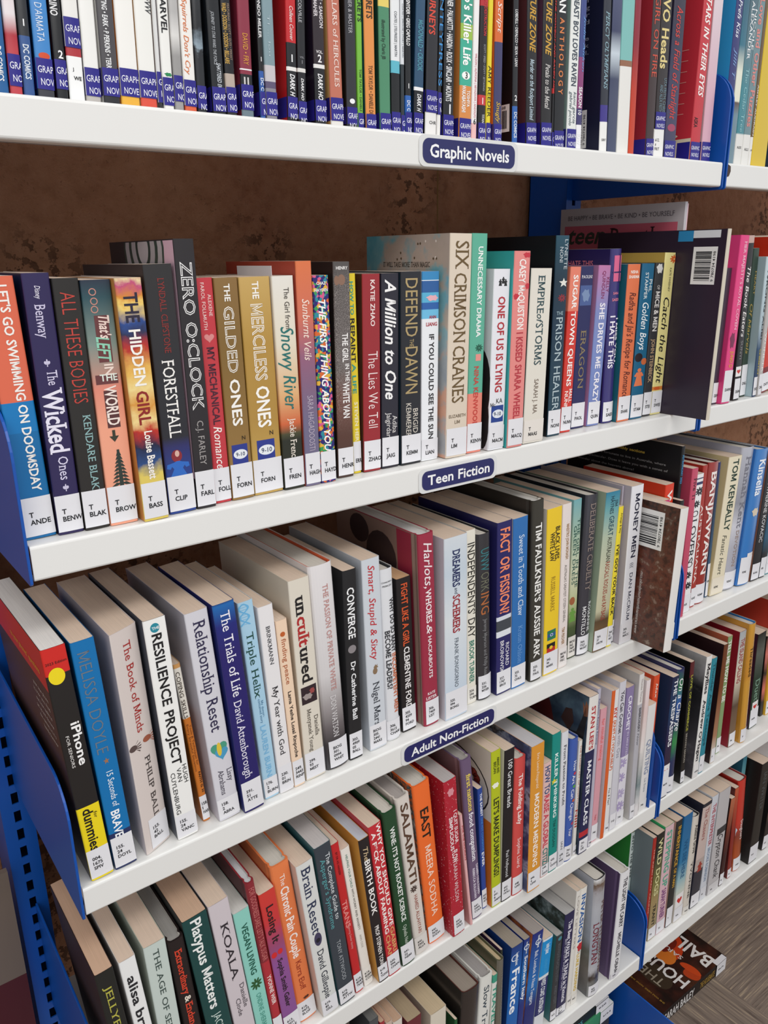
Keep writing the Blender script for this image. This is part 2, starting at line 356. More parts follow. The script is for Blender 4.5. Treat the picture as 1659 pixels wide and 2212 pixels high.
def book(rec):
    sh, x, y, w, h, d, lean, yaw, k, col, sc, rp, lab, tx, art, gst, pc, bc, desc = rec
    R_ = radians(lean)
    dz = abs(sin(R_)) * w if lean > 0 else 0
    name, cat = KIND[k]
    root = empty(name, (x + cos(R_) * w / 2, y, Z[sh] + .0004 + dz - sin(R_) * w / 2), (0, R_, 0))
    tag(root, desc, cat, GROUPS[sh])
    rough, coat = {'p': (.38, 0), 'h': (.5, 0), 'j': (.24, .5), 'c': (.26, .25)}[k]
    ms = rampmat(rp, h, rough, coat) if rp else mat(col, rough, .4, coat)
    if sc is None or sc == 'ramp': ml = ms
    elif sc in ART: ml = ART[sc](h)
    elif sc.startswith('speck'): ml = rampmat(('speck', sc.split()[1]), h, .4)
    else: ml = mat(sc, rough, .4, coat)
    mr = ml if sc not in ART else mat(col, rough)
    hard = k in 'hj'
    bulge = {'p': .0005, 'h': .0012, 'j': .0028, 'c': .0004}[k]
    bulge = min(bulge, w * .12)
    t = .0005 if k in 'pc' else (.0022 if k == 'h' else .0004)
    t = min(t, w * .16)
    rr = .0011 if k in 'pc' else .0022
    mb = MB()
    edge = ml if k in 'pc' else ms
    cover(mb, w, h, d, bulge, rr, k == 'h', t, 0, ms, ml, mr, mr if sc in ART else edge, mat('d8d4cc', .7), math.tan(radians(yaw)))
    sk = math.tan(radians(yaw))
    ys = lambda X: bulge * (2 * X / w) ** 2 + sk * X
    hw = w / 2 * .97
    layers = {0: .00012, 1: .00026, 2: .0004}
    if k == 'j': layers = {a: b + .0002 for a, b in layers.items()}
    for i, (kd, a, s, sx, sy, c) in enumerate(art):
        for poly in shape2d(kd, sx, sy):
            P = [(clampx(a + p[0], hw), min(max(s + p[1], .001), h - .001)) for p in poly]
            Q, G_ = (wrap2d(P, [tuple(range(len(P)))], w, 8) if bulge > .0001 else (P, [tuple(range(len(P)))]))
            mb.add([(X, ys(X) - layers[0] - i * .00001, z) for X, z in Q], G_, mat(c, rough))
    for s, a, b, c, hf, cf, st, ly in tx:
        V, F, x0, x1 = setline(s, st)
        if not V or x1 - x0 < 1e-6: continue
        m = mat(c, .5); e = layers[ly]; xc = (cf - .5) * w
        if 'H' in st:
            kk = hf * w / (x1 - x0); kz = min(kk, .62 * w)
            if len(s) == 1: kk = kz = 1.1 * hf * w
            P = [(xc + (q[0] - (x0 + x1) / 2) * kk, a + (q[1] - .5) * kz) for q in V]
        else:
            L = a - b; kk = L / (x1 - x0); ku = hf * w
            P = [(xc + (q[1] - .5) * ku, a - (q[0] - x0) * kk) for q in V]
        P = [(clampx(X, hw), min(max(zz, .001), h - .0005)) for X, zz in P]
        if bulge > .0001: P, F = wrap2d(P, F, w, 8)
        mb.add([(X, ys(X) - e, zz) for X, zz in P], F, m)
        if 'd' in st:                                   # double-line lettering: spine colour inside each stroke
            V, F, _a, _b = setline(s, 'x')
            P = [(xc + (q[1] - .5) * ku, a - (q[0] - x0) * kk) for q in V]; P = [(clampx(X, hw), zz) for X, zz in P]
            P, F = wrap2d(P, F, w, 8)
            mb.add([(X, ys(X) - e - .00014, zz) for X, zz in P], F, ms)
    cv = mb.build('cover', root)
    # page block
    oh = .003 if hard else .0004
    mp = paper(pc or ('d8d2c8' if hard else ('dcdad4' if k == 'c' else 'dec8b4')))
    pb = MB(); yi = bulge + t + (.0015 if hard else .0002)
    tt = t + (.0022 if k == 'j' else 0) + .0001
    xl_, xr_, ya_, yb_ = -w / 2 + tt, w / 2 - tt, yi + sk * (-w / 2), yi + sk * w / 2
    pb.prism([(xl_, ya_), (xr_, yb_), (xr_, d - oh), (xl_, d - oh)], oh, h - oh, 'z', mp)
    pb.build('page_block', root)
    if k == 'j':
        b2 = MB(); mbc = mat(bc or '2a2a2e', .6)
        cover(b2, w - .001, h - .002, d - .001, bulge, rr, False, .0018, .001, mbc, mbc, mbc, mbc, mbc)
        for i, v in enumerate(b2.v): b2.v[i] = (v[0], v[1] + .0006, v[2])
        b2.build('board', root)
    if gst:
        lb = MB(); s0, s1 = gst; e = .00045; n = 6
        X = [-hw * 1.02 + 2 * hw * 1.02 * i / n for i in range(n + 1)]
        lb.add([(q, ys(q) - e, s0) for q in X] + [(q, ys(q) - e, s1) for q in X], [(i, i + 1, i + 2 + n, i + 1 + n) for i in range(n)], STICK)
        lb.add([(-w / 2 - .0003, .02, s0), (-w / 2 - .0003, bulge + .001, s0), (-w / 2 - .0003, bulge + .001, s1), (-w / 2 - .0003, .02, s1)], [(0, 1, 2, 3)], STICK)
        mid = min((s0 + s1) / 2, s1 - .011)
        for line, zz, ox in (('GRAPHIC', mid + .0018, 0), ('NOVELS', mid - .0062, .0014)):
            V, F, x0, x1 = setline(line, 'r'); kk = .0029
            P = [(min(-w / 2 + .001 + ox + (a - x0) * kk, hw), max(zz + b * .0043, .001)) for a, b in V]
            lb.add([(q, ys(q) - e - .0002, z) for q, z in P], F, STICKW)
        lb.build('genre_sticker', root)
    if lab:
        lines, s1, lc, inn = lab
        lb = MB(); e = .00034 + (.0002 if k == 'j' else 0); n = 6; s0 = .0022
        xa = -w / 2 + inn * w if inn else -hw * 1.015; xb = hw * 1.015
        X = [xa + (xb - xa) * i / n for i in range(n + 1)]; m = mat(lc, .5)
        lb.add([(q, ys(q) - e, s0) for q in X] + [(q, ys(q) - e, s1) for q in X], [(i, i + 1, i + 2 + n, i + 1 + n) for i in range(n)], m)
        if not inn and k != 'h':
            lb.add([(w / 2 + .0003, bulge + .001, s0), (w / 2 + .0003, .012, s0), (w / 2 + .0003, .012, s1), (w / 2 + .0003, bulge + .001, s1)], [(0, 1, 2, 3)], m)
        cap, pitch = (.0040, .0062) if sh == 2 else (.0033, .0050); nl = len(lines); mid = s0 + (s1 - s0) * (.46 if sh == 2 else .5)
        xl = xa + (.23 if sh == 2 else .2) * (xb - xa)
        for j, line in enumerate(lines):
            if not line: continue
            V, F, x0, x1 = setline(line, 'b'); kk = min(cap * .98, (xb - xl) * 1.03 / max(x1 - x0, .1)); kk = max(kk, cap * .6)
            zz = mid + (nl / 2 - 1 - j) * pitch + .001
            P = [(min(xl + (a - x0) * kk, xb), zz + b * cap) for a, b in V]
            if bulge > .0001: P, F = wrap2d(P, F, w, 8)
            lb.add([(q, ys(q) - e - .0002, z) for q, z in P], F, INK)
        lb.build('call_number_label', root)
    hwL = w / 2
    if desc.startswith('cream paperback with sunset'):       # slip of paper left between the pages
        q = MB(); q.box(-.001, -.0006, .018, .085, h * .5, h + .0085, mat('d8d6da', .6)); q.build('page_marker', root)
    if sc == 'art_barcode':
        barcode(root, lambda a, b, e: (-hwL - e, .046 - a * .034, .172 + b * .046), h)
        q = MB(); q.add([(-hwL - .0003, .07, h - .014), (-hwL - .0003, .048, h - .014), (-hwL - .0003, .048, h - .001), (-hwL - .0003, .07, h - .001)], [(0, 1, 2, 3)], mat('2f86b8', .4))
        q.add([(-hwL - .0003, .048, h - .010), (-hwL - .0003, .01, h - .010), (-hwL - .0003, .01, h - .001), (-hwL - .0003, .048, h - .001)], [(0, 1, 2, 3)], mat('d8dadc', .4))
        q.build('reading_level_sticker', root)
    if sc == 'art_bark':
        barcode(root, lambda a, b, e: (-hwL - e, .066 - a * .042, .145 + b * .055), h, 5)
        q = MB(); V, F, x0, x1 = setline('www.caravanandmotorhomebooks.com', 'r')
        q.add([(-hwL - .0003, .052 - b * .005, .012 + (a - x0) / (x1 - x0) * .095) for a, b in V], F, mat('c8c0b8', .5)); q.build('web_address', root)
    if sc == 'art_cranes':
        q = MB(); sidetext(q, [('IT WILL TAKE MORE THAN MAGIC', d * .78, d * .22, h - .033, .0052, 's')], d, mat('4a4038', .5), hw=hwL)
        for i in range(14):
            a, b = random.uniform(.1, .9) * d, h - random.uniform(.004, .04)
            if abs(b - (h - .031)) > .006: q.add([(-hwL - .0003, a + .0012 * cos(t), b + .0014 * sin(t)) for t in (0, 1, 2, 3, 4, 5)], [(0, 1, 2, 3, 4, 5)], mat(random.choice(('5a4a34', 'e8e0d8')), .5))
        q.build('tagline', root)
    if sc == 'art_astro':
        q = MB(); g, wv = mat('d8b84a', .5), mat('a8a8a8', .5)
        sidetext(q, [('in monthly sections', d * .62, d * .3, h - .022, .0042, 'b')], d, g, hw=hwL)
        sidetext(q, [('where. We are fortunate to live in Australia, where', d * .9, d * .12, h - .034, .0034, 'r'), ('stars are spectacular. Does it leave you with a sense of', d * .95, d * .1, h - .043, .0034, 'r'), ('wonder about the heavens above?', d * .9, d * .38, h - .052, .0034, 'r'), ('Moon maps', d * .28, d * .1, h - .086, .004, 'r')], d, wv, hw=hwL)
        sidetext(q, [('Astronomy 2023', d * .36, d * .08, h - .066, .0042, 'b'), ('includes:', d * .24, d * .08, h - .075, .0042, 'b')], d, g, hw=hwL)
        q.build('back_cover_text', root)
    if sc == 'art_harlots':
        q = MB(); dk = mat('3a2a2a', .5)
        for cy, cz, ry, rz in ((.072, h - .045, .03, .032), (.115, h - .02, .02, .018), (.066, h - .06, .012, .012)):
            q.add([(-hwL - .0003, cy + ry * cos(2 * pi * i / 18), min(cz + rz * sin(2 * pi * i / 18), h - .001)) for i in range(18)], [tuple(range(18))], dk if rz > .014 else mat('b08a70', .5))
        q.add([(-hwL - .0002, .04, .002), (-hwL - .0002, .0135, .002), (-hwL - .0002, .0135, h - .001), (-hwL - .0002, .04, h - .001)], [(0, 1, 2, 3)], mat('9c2c42', .5))
        q.build('cover_print', root)
    if sc == 'art_dump':
        q = MB(); ln = mat('241c1a', .5)
        def out(cy, cz, ry, rz, th, m, n=28, a0=0, a1=2 * pi):
            for i in range(n):
                a, b = a0 + (a1 - a0) * i / n, a0 + (a1 - a0) * (i + 1) / n
                q.add([(-hwL - .0003, cy + (ry + s) * cos(t), cz + (rz + s) * sin(t)) for t, s in ((a, 0), (b, 0), (b, -th), (a, -th))], [(0, 1, 2, 3)], m)
        out(.075, h * .72, .07, .052, .0022, ln)
        for i in range(9):
            a = 2 * pi * i / 9; out(.04 + .012 * cos(a), h * .77 + .012 * sin(a), .007, .007, .007, mat('9a3a2c', .5), 10)
            out(.04 + .012 * cos(a), h * .77 + .012 * sin(a), .007, .007, .0012, ln, 10)
        for cz in (.045, .075): out(.03, cz, .014, .012, .012, mat('d8ccb8', .5), 16); out(.03, cz, .014, .012, .002, ln, 16)
        q.build('cover_print', root)
    if sc == 'art_paint':
        q = MB()
        for pts, c in ((((.12, .2), (.1, .245), (.085, .262), (.07, .225), (.06, .19), (.09, .165)), '5a1c1a'), (((.05, .215), (.042, .235), (.03, .238), (.026, .218), (.034, .2)), '3a2420'), (((.045, .2), (.02, .205), (.012, .23), (.006, .252), (.003, .235), (.008, .19), (.03, .15), (.06, .16)), '1c1c20'), (((.009, .236), (.012, .258), (.008, .252), (.006, .262), (.002, .255), (.002, .238)), '8a5a44')):
            q.add([(-hwL - .0003, a, b) for a, b in pts], [tuple(range(len(pts)))], mat(c, .5))
        q.build('cover_print', root)
    if sc in SIDE:
        q = MB()
        for i, (kd, cy, cz, ry, rz, c) in enumerate(SIDE[sc]):
            for poly in shape2d(kd, ry, rz):
                q.add([(-hwL - .0002 - i * .00002, min(max(cy - p[0], .001), d - .001), min(max(h + cz + p[1] if cz <= 0 else cz + p[1], .001), h - .001)) for p in poly], [tuple(range(len(poly)))], mat(c, .4))
        q.build('cover_print', root)
    if sc == 'art_navy':
        q = MB(); sidetext(q, [('feeling', .06, .02, .16, .0042, 'r'), ('off', .035, .02, .153, .0042, 'r'), ('during', .055, .02, .146, .0042, 'r'), ('ever', .045, .02, .139, .0042, 'r'), ('build', .05, .02, .132, .0042, 'r'), ('Love', .048, .02, .116, .0042, 'r'), ('Greek', .052, .02, .109, .0042, 'r'), ('novel.', .05, .02, .102, .0042, 'r')], d, mat('9a9aac', .5), hw=hwL)
        q.build('back_cover_text', root); barcode(root, lambda a, b, e: (-hwL - e, .05 - a * .03, .006 + b * .04), h, 11)
    if sc == 'art_hate':
        q = MB(); sidetext(q, [('I MISS YOU, I HATE THIS', .12, .03, h - .02, .0062, 'r')], d, mat('d8788c', .5), hw=hwL); q.build('front_cover_text', root)
    if sc == 'art_phone':
        q = MB(); sidetext(q, [('to your phones\u2019 questions', .12, .02, h - .03, .006, 'r')], d, mat('e0a83a', .5), hw=hwL)
        sidetext(q, [(t_, y_, .012, h - .055 - .009 * i_, .0042, 'r') for i_, (t_, y_) in enumerate((('your new phone', .06), ('it is for you. Find', .064), ('out how easily to', .062), ('set up and discover', .066), ('the camera, it is a', .062), ('handy Summer', .055)))], d, mat('b8b0aa', .5), hw=hwL)
        q.build('back_cover_text', root)
    if sc == 'dfc12c' or col == '1d1e22':
        z0 = .003 if sc == 'dfc12c' else .012
        barcode(root, lambda a, b, e: (-hwL - e, .05 - b * .045, z0 + a * .026), h, 9)
    return root

BOOKS=[
(1,.0268,.012,.0092,.258,.165,2.34,0,'c','1d5c95',None,None,None,(('DC COMICS',.0299,.0082,'eee',.4,.5,'b',1),),(),None,None,None,'blue comic at the far left end of the top shelf'),
(1,.0369,.012,.0082,.258,.165,2.3,0,'c','d9c3c6',None,('~',(1,'b5476a'),(.197,'e8dfe0'),(.147,'b02c38'),(.106,'c04048')),None,(),(),(.0059,.0259),None,None,'comic with crimson and white watercolour spine near the left end'),
(1,.046,.012,.0074,.258,.165,2.26,0,'c','26282c',None,('c',(1,'26282c'),(.147,'33568f')),None,(('1',.0464,None,'f2f2f2',.5,.5,'bH',1),('DC COMICS',.0329,.0111,'dfe6ee',.5,.5,'b',1)),(),None,None,None,'narrow comic, black above and blue below, numbered 1, near left end'),
(1,.0555,.012,.0114,.258,.165,1.95,0,'c','3f86c8','1b3a63',('c',(1,'3f86c8'),(.022,'3a3a40')),None,(("Dany D'ARMATA",.0719,.0357,'e8f0f8',.42,.45,'t',1),),(('ell',.0006,.0271,.0039,.0022,'d4512e'),),(.0056,.0255),None,None,'bright blue comic with white script and an orange ball above its sticker'),
(1,.0685,.012,.008,.258,.165,1.75,0,'c','17181b','3c1f26',None,None,(('WOLVERINO',.0813,.0535,'e6e6e6',.6,.35,'b',1),('2',.0294,None,'f4f4f4',.55,.6,'bH',1)),(),(.007,.026),None,None,'black comic numbered 2 beside the raised blue sticker'),
(1,.0774,.012,.011,.258,.165,1.71,0,'c','eceae4','222',('c',(1,'eceae4'),(.21,'b03038'),(.11,'eceae4'),(.135,'f4f4f2')),None,(('J',.0208,None,'222',.16,.35,'bH',1),('WE',.0151,None,'111',.5,.6,'bH',1)),(),(.0348,.054),None,None,'white comic with sticker set high and white label JWE below'),
(1,.0893,.012,.0108,.258,.165,1.67,0,'c','efeee9','e4e2de',('c',(1,'efeee9'),(.017,'b9b4ae')),None,(),(),(.0045,.0231),None,None,'glossy white comic, first of three plain white spines'),
(1,.1023,.012,.0121,.258,.165,1.34,0,'c','4a474a','f1f0ec',('c',(1,'4a474a'),(.022,'26262a')),None,(('EPTING • EARK • P PERKINS • TERR',.0724,.0242,'f0f0f0',.3,.45,'b',1),),(),(.0057,.0244),None,None,'charcoal grey comic with small white author capitals'),
(1,.1155,.012,.0142,.258,.165,1.25,0,'c','f2f0ea','d98a3c',('c',(1,'f2f0ea'),(.026,'e9b03a')),None,(),(),(.0067,.0256),None,None,'wide white comic with orange left edge and yellow foot'),
(1,.1306,.012,.0129,.258,.165,1.21,0,'c','efeee8','e9d9a0',('c',(1,'efeee8'),(.027,'d9503c')),None,(('WW',.0747,.0641,'33373a',.45,.85,'i',1),),(),(.007,.0255),None,None,'white comic with red foot and a dark W at the top'),
(1,.1444,.012,.0035,.258,.165,1.17,0,'c','dcdcda','a59aa2',('c',(1,'dcdcda'),(.019,'2a2a2a')),None,(),(),(.005,.0262),None,None,'thin pale comic with black foot left of the capital lettered white spine'),
(1,.1489,.012,.0083,.258,.165,1.1,0,'c','eeede8','d0ccca',None,None,(('MARVEL',.082,.0531,'15151a',.55,.5,'b',1),),(('blob',.0007,.025,.0031,.0015,'2f8a55'),),(.0034,.0229),None,None,'white comic with heavy black capitals ending in VEL'),
(1,.1581,.012,.0073,.258,.165,1.06,0,'c','c9c8c6',None,('~',(1,'dddcda'),(.266,'b4b2b0'),(.205,'dcdad6'),(.15,'9a9896')),None,(),(),(.007,.0252),None,None,'comic with pencil-grey line art left of the orange script spine'),
(1,.1663,.012,.0099,.258,.165,1.02,0,'c','efece6',None,('c',(1,'efece6'),(.017,'d9603c')),None,(("Squirrels Don't Cry",.0789,.0266,'d9763c',.4,.42,'i',1),),(),(.0043,.023),None,None,"white comic with orange handwriting Squirrels Don't Cry"),
(1,.1771,.012,.0076,.258,.165,.98,0,'c','2c2f33',None,('n',(1,'55585c'),(.235,'1b1d20'),(.183,'8fa0ac'),(.17,'232529')),None,(),(),(.0035,.0199),None,None,'comic with black and white scribbled spine'),
(1,.1902,.012,.0116,.258,.165,-.09,0,'c','17191c','1d2127',None,None,(('JOURNEY TO STAR WARS: THE FORCE',.0736,.0361,'b8bcc0',.22,.4,'i',1),('SHATTERED EMPIRE',.0378,.0143,'dfe4ea',.3,.6,'i',1)),(),(.0028,.0204),None,None,'black comic with slim grey title running down toward its sticker'),
(1,.2027,.012,.0088,.258,.165,-.13,0,'c','16161a',None,('c',(1,'16161a'),(.12,'b9a99c'),(.065,'2a2623')),None,(('WAID • DODSON • DODSON • BELLAIRE',.0809,.0382,'c9a04a',.4,.3,'b',1),('FEATURING • SCOTT • GUTS • PERSIST',.0809,.0411,'8f7a6a',.2,.7,'b',1)),(),(.003,.0215),None,None,'black comic with yellow condensed capitals and a photo at the foot'),
(1,.216,.012,.011,.258,.165,.77,0,'c','8b2f42','7d2a3b',('c',(1,'8b2f42'),(.137,'eee'),(.134,'8b2f42'),(.125,'eee'),(.122,'16181a'),(.023,'6c7d86')),None,(('DAVID • FRY',.0618,.0391,'d99a3c',.4,.5,'',1),(' II ',.0267,None,'d8d4d2',.4,.45,'H',1)),(),(.0059,.0247),None,None,'maroon comic with orange capitals and a small II'),
(1,.2334,.012,.0047,.258,.165,.39,0,'c','151719','101215',('c',(1,'151719'),(.139,'2f5aa6')),None,(('RONDO MILLER',.0927,.0602,'e8e8e8',.55,.5,'b',1),('1',.0449,None,'f2f2f2',.6,.5,'bH',1),('DC C',.0311,.0216,'dfe6ee',.55,.5,'b',1)),(),(.003,.0208),None,None,'narrow black comic with white 1 above a blue block'),
(1,.239,.012,.0103,.258,.165,.35,0,'c','7d9399',None,('c',(1,'8199a0'),(.157,'c9c4c6'),(.113,'5d5370'),(.093,'8b8890')),None,(('Tl ... lou',.0778,.0482,'b9c9cf',.2,.5,'t',1),),(),(.0036,.0214),None,None,'grey-teal comic with striped artwork near its foot'),
(1,.2592,.012,.0097,.258,.165,1.68,0,'c','c32227','c02024',('c',(1,'c32227'),(.232,'1b1b1e'),(.164,'ece9e4'),(.152,'1b1b1e')),None,(('Colleen Coover',.0873,.0619,'f4e4e0',.35,.5,'i',1),('1',.0488,None,'f2f2f2',.5,.5,'bH',1),('DARK H',.0369,.0199,'f4f4f4',.45,.5,'bi',1)),(),(.0036,.0195),None,None,'red and black comic with white script, numbered 1'),
(1,.2698,.012,.0082,.258,.165,1.64,0,'c','1b1b1f',None,('c',(1,'1b1b1f'),(.162,'e0ded8'),(.152,'1b1b1f')),None,(('R. COLVILLE',.0978,.0766,'c8c8cc',.35,.35,'',1),('VOL.',.0506,None,'a8a8ac',.5,.5,'H',1),('1',.0471,None,'b8b8bc',.3,.5,'H',1),('DARK HO',.0347,.0177,'f0f0f0',.3,.5,'bi',1)),(),(.0027,.0169),None,None,'black comic with thin white bar, right of the red and black one'),
(1,.2871,.012,.0114,.258,.165,.27,0,'c','2b2026','241a2a',('c',(1,'2b2026'),(.182,'e8e6e2'),(.17,'17171a')),None,(('LE • SAMSON',.0995,.0753,'d9d2d4',.3,.72,'b',1),('MAHER',.0952,.0831,'d9d2d4',.3,.25,'b',1),('VOL.',.0569,None,'e4e0e0',.6,.5,'bH',1),('2',.0518,None,'f2f0f0',.45,.5,'bH',1),('DARK HO',.0401,.0196,'f4f4f4',.4,.5,'bi',1)),(),(.0034,.0198),None,None,'dark aubergine comic marked VOL. 2'),
(1,.3035,.012,.0131,.258,.165,-.69,0,'c','c0705a','d9a766',('c',(1,'c0705a'),(.018,'e4e0da')),None,(('PILLARS of HERCULES',.106,.0316,'f0dcd2',.36,.55,'s',1),),(),(.0045,.023),None,None,'terracotta comic with white serif title ending HERCULES'),
(1,.3204,.012,.0111,.258,.165,.24,0,'c','2b2b30','141316',None,None,(('MONER & MASTER',.109,.0752,'c4c4c8',.35,.45,'t',1),),(('circle',.0003,.0218,.0028,.0021,'f0f0f0'),),(.003,.0169),None,None,'dark grey comic with round white badge low on the spine'),
(1,.3324,.012,.006,.258,.165,.2,0,'c','76b93c',None,None,None,(('SECRETS',.1122,.0853,'22301a',.65,.5,'b',1),('TOM TAYLOR • DANIELE DI NIC',.0484,.004,'2c4418',.4,.5,'',1)),(),(.001,.013),None,None,'lime green narrow comic with black capitals'),
(1,.3415,.012,.0111,.258,.165,-.34,0,'c','e39148','1f5560',None,None,(('SECRETS',.1143,.0893,'3a2a1a',.55,.5,'b',1),('TOM TAYLOR • DANIELE DI NIC',.0525,.0069,'5a3413',.4,.5,'',1)),(),(.001,.013),None,None,'orange comic, twin of the lime green one beside it'),
(1,.3574,.012,.0122,.258,.165,-.23,0,'c','4d8a67','274a39',('c',(1,'e8cf6a'),(.387,'4d8a67')),None,(('illustrated by Charis JB',.0904,.0592,'1f3328',.32,.4,'',1),),(),(.001,.0151),None,None,'green comic with yellow top and small black words about its illustrator'),
(1,.3705,.012,.0103,.258,.165,.04,0,'c','e8e9ea','222b30',('c',(1,'e8e9ea'),(.23,'5fb7c9'),(.189,'17181a')),None,(('COATES | STELFREEZE | MARTIN',.0992,.0631,'555b60',.28,.5,'',1),),(),(.001,.0171),None,None,'white comic with cyan band above a black foot'),
(1,.3817,.012,.0044,.258,.165,-0,0,'c','dcdfe2',None,('c',(1,'dcdfe2'),(.22,'2b3338')),None,(('COATES | SPROUSE | STORY | MARTIN',.1063,.0633,'6b7277',.35,.5,'',1),),(),(.001,.0152),None,None,'slim grey-white comic with dark foot beside the cyan-banded one'),
(1,.387,.012,.0071,.258,.165,-.04,0,'c','17181b',None,('c',(1,'17181b'),(.125,'2b62b0')),None,(('SNYDER • GREG CAPULLO',.11,.0735,'f0f0f0',.55,.45,'b',1),('1',.0403,None,'f2f2f2',.5,.5,'bH',1),('DC C',.0281,.0191,'e2e8f0',.5,.5,'b',1)),(),(.001,.0182),None,None,'black comic with white author names, white 1 and blue foot'),
(1,.3964,.012,.0112,.258,.165,1.96,0,'c','2a4d6b','1a2f42',('c',(1,'2a4d6b'),(.155,'f0f0f0'),(.143,'1c1e22')),None,(('McDONALD • CROOK',.0959,.0538,'4f93a5',.5,.5,'b',1),('DARK H',.0345,.0195,'f0f0f0',.4,.5,'bi',1)),(),(.001,.0184),None,None,'navy comic with teal author capitals and short white bar'),
(1,.4109,.012,.0139,.258,.165,1.38,0,'c','26262b','121316',('c',(1,'26262b'),(.077,'e9e6e2')),None,(('JOURNEYS',.1285,.0859,'d84a38',.5,.4,'b',1),('CHR',.0113,None,'222',.6,.62,'H',1)),(),(.02,.0392),None,None,'black comic with red and white capitals and label CHR'),
(1,.4257,.012,.0045,.258,.165,1.34,0,'c','1d2024',None,('c',(1,'1d2024'),(.074,'e9e6e2')),None,(('NTEYPRESS',.1171,.0439,'3f8fd0',.9,.5,'',1),),(),(.0191,.0384),None,None,'slim black comic with bright blue capitals and white foot'),
(1,.4331,.012,.0134,.258,.165,.85,0,'c','1a1b1e','1f1b18',None,None,(('NER • PALMIOTTI • HARDIN • ROUX • SINCLAIR • MOUNTS',.118,.0316,'e4e4e4',.5,.45,'b',1),('1',.0249,None,'f4f4f4',.55,.6,'bH',1)),(),(.001,.0197),None,None,'black comic with a long list of white surnames, numbered 1'),
(1,.4542,.012,.0155,.258,.165,.61,0,'c','4fae86','d98a45',('c',(1,'3f9f86'),(.39,'9cc04a'),(.336,'3fae93'),(.183,'d98a45')),None,(("o's Killer Life",.1243,.0651,'fbfbf8',.6,.5,'b',1),('3',.0564,None,'1a2a22',.3,.5,'bH',1),('TOSHIYA',.0435,.0289,'f4f4f0',.25,.7,'b',1),('WAKABAYASHI',.0476,.0237,'f4f4f0',.3,.32,'b',1)),(('circle',-.0005,.0563,.0052,.0035,'f8f8f4'),),(.001,.0184),None,None,'green and orange comic reading Killer Life with white circle 3'),
(1,.4706,.012,.0073,.258,.165,.57,0,'c','f0e6e4',None,('c',(1,'f2eeec'),(.056,'e9b9b6')),None,(('WILSON | ALPHONA | MIYAZAWA | ANDOLFO',.0771,.0197,'c9707c',.35,.5,'',1),('6',.0165,None,'333',.6,.5,'bH',1)),(),None,None,None,'slim white comic with tiny pink author names and the number 6'),
(1,.4796,.012,.01,.258,.165,.35,0,'c','1e1b1e',None,('c',(1,'b52a30'),(.46,'1e1b1e'),(.157,'c5343a'),(.122,'1e1b1e')),None,(('AT DESTRUCTION',.1245,.0938,'c9343a',.35,.6,'b',1),('SCOTT / SPEED • STOTT • SETYAWAN',.0862,.0451,'a9a9ab',.25,.6,'',1),('TITAN',.0241,.0161,'d8d8d8',.3,.6,'b',1),('1',.036,None,'f6f0f0',.5,.5,'bH',1)),(),(.001,.0161),None,None,'black comic with red capitals and a red square numbered 1'),
(1,.4905,.012,.0061,.258,.165,.31,0,'c','e6d32c',None,None,None,(('AMY REEDER',.0684,.0222,'2a2a18',.7,.5,'',1),),(),(.001,.0168),None,None,'slim yellow comic with black author capitals'),
(1,.5015,.012,.011,.258,.165,-.63,0,'c','3d3b66','d8692f',('c',(1,'d8692f'),(.348,'3d3b66')),None,(('Script',.1256,.0985,'f4e2d8',.5,.5,'i',1),('Snugly',.0371,.0177,'d8b23c',.45,.5,'i',1)),(),(.001,.0166),None,None,'comic, orange above and navy below, with yellow script near foot'),
(1,.529,.012,.0073,.258,.165,-1.85,0,'c','1d1e22','131418',('c',(1,'1d1e22'),(.134,'2f62ac')),None,(('LOBDELL • DEFALCO • SILVA • LEAN',.1222,.0717,'dcdcdc',.5,.5,'b',1),('2',.0428,None,'f0f0f0',.6,.5,'bH',1),('DC COMICS',.0297,.0054,'dfe6ee',.55,.5,'b',1)),(),None,None,None,'black comic with white barcode panel on its side, numbered 2'),
(1,.5491,.012,.015,.258,.165,-2.15,0,'c','1d1a1c','5b3033',None,None,(('FUTURE ZONE',.1494,.087,'c99a3a',.55,.5,'bi',1),('Murder on the Rockport Limited',.0806,.0237,'c9dbe6',.4,.5,'i',1)),(),(.001,.0214),None,None,'black comic with yellow ZONE lettering and small blue-white script'),
(1,.5715,.012,.016,.258,.165,-1.76,0,'c','201d1e','5a3a4e',None,None,(('FUTURE ZONE',.1533,.0866,'cfa040',.5,.5,'bi',1),('Petals to the Metal',.079,.0362,'dcd8d4',.42,.5,'si',1)),(),(.001,.0232),None,None,'black comic with yellow ZONE lettering and white Petals to the Metal'),
(1,.5884,.012,.0028,.258,.165,-1.8,0,'c','3a1d20',None,('c',(1,'2a1c1e'),(.22,'c52c2c'),(.203,'1c1a1c')),None,(('THE COWBOY AND RAVEN ME',.1389,.0568,'d0322f',.6,.4,'bi',1),),(),(.001,.0149),None,None,'slim black comic with red sideways capitals'),
(1,.5921,.012,.0155,.258,.165,-1.77,0,'c','191a1d',None,None,None,(('AN',.145,.1288,'f2f2f0',.6,.5,'b',1),('A N T H O L O G Y',.1241,.0521,'d98048',.42,.5,'b',1)),(),(.001,.0168),None,None,'black comic with spaced orange capitals spelling ANTHOLOGY'),
(1,.6124,.012,.015,.258,.165,-1.04,0,'c','e6e8e4','8fa6a0',None,None,(('BEAST BOY LOVES RAVEN',.1463,.0624,'3c4754',.5,.5,'b',1),('kami garcia',.0568,.0258,'5a6a70',.3,.7,'i',1),('gabriel picolo',.0568,.0233,'5a6a70',.3,.3,'i',1)),(),(.001,.02),None,None,'white comic with bold slate capitals LOVES RAVEN'),
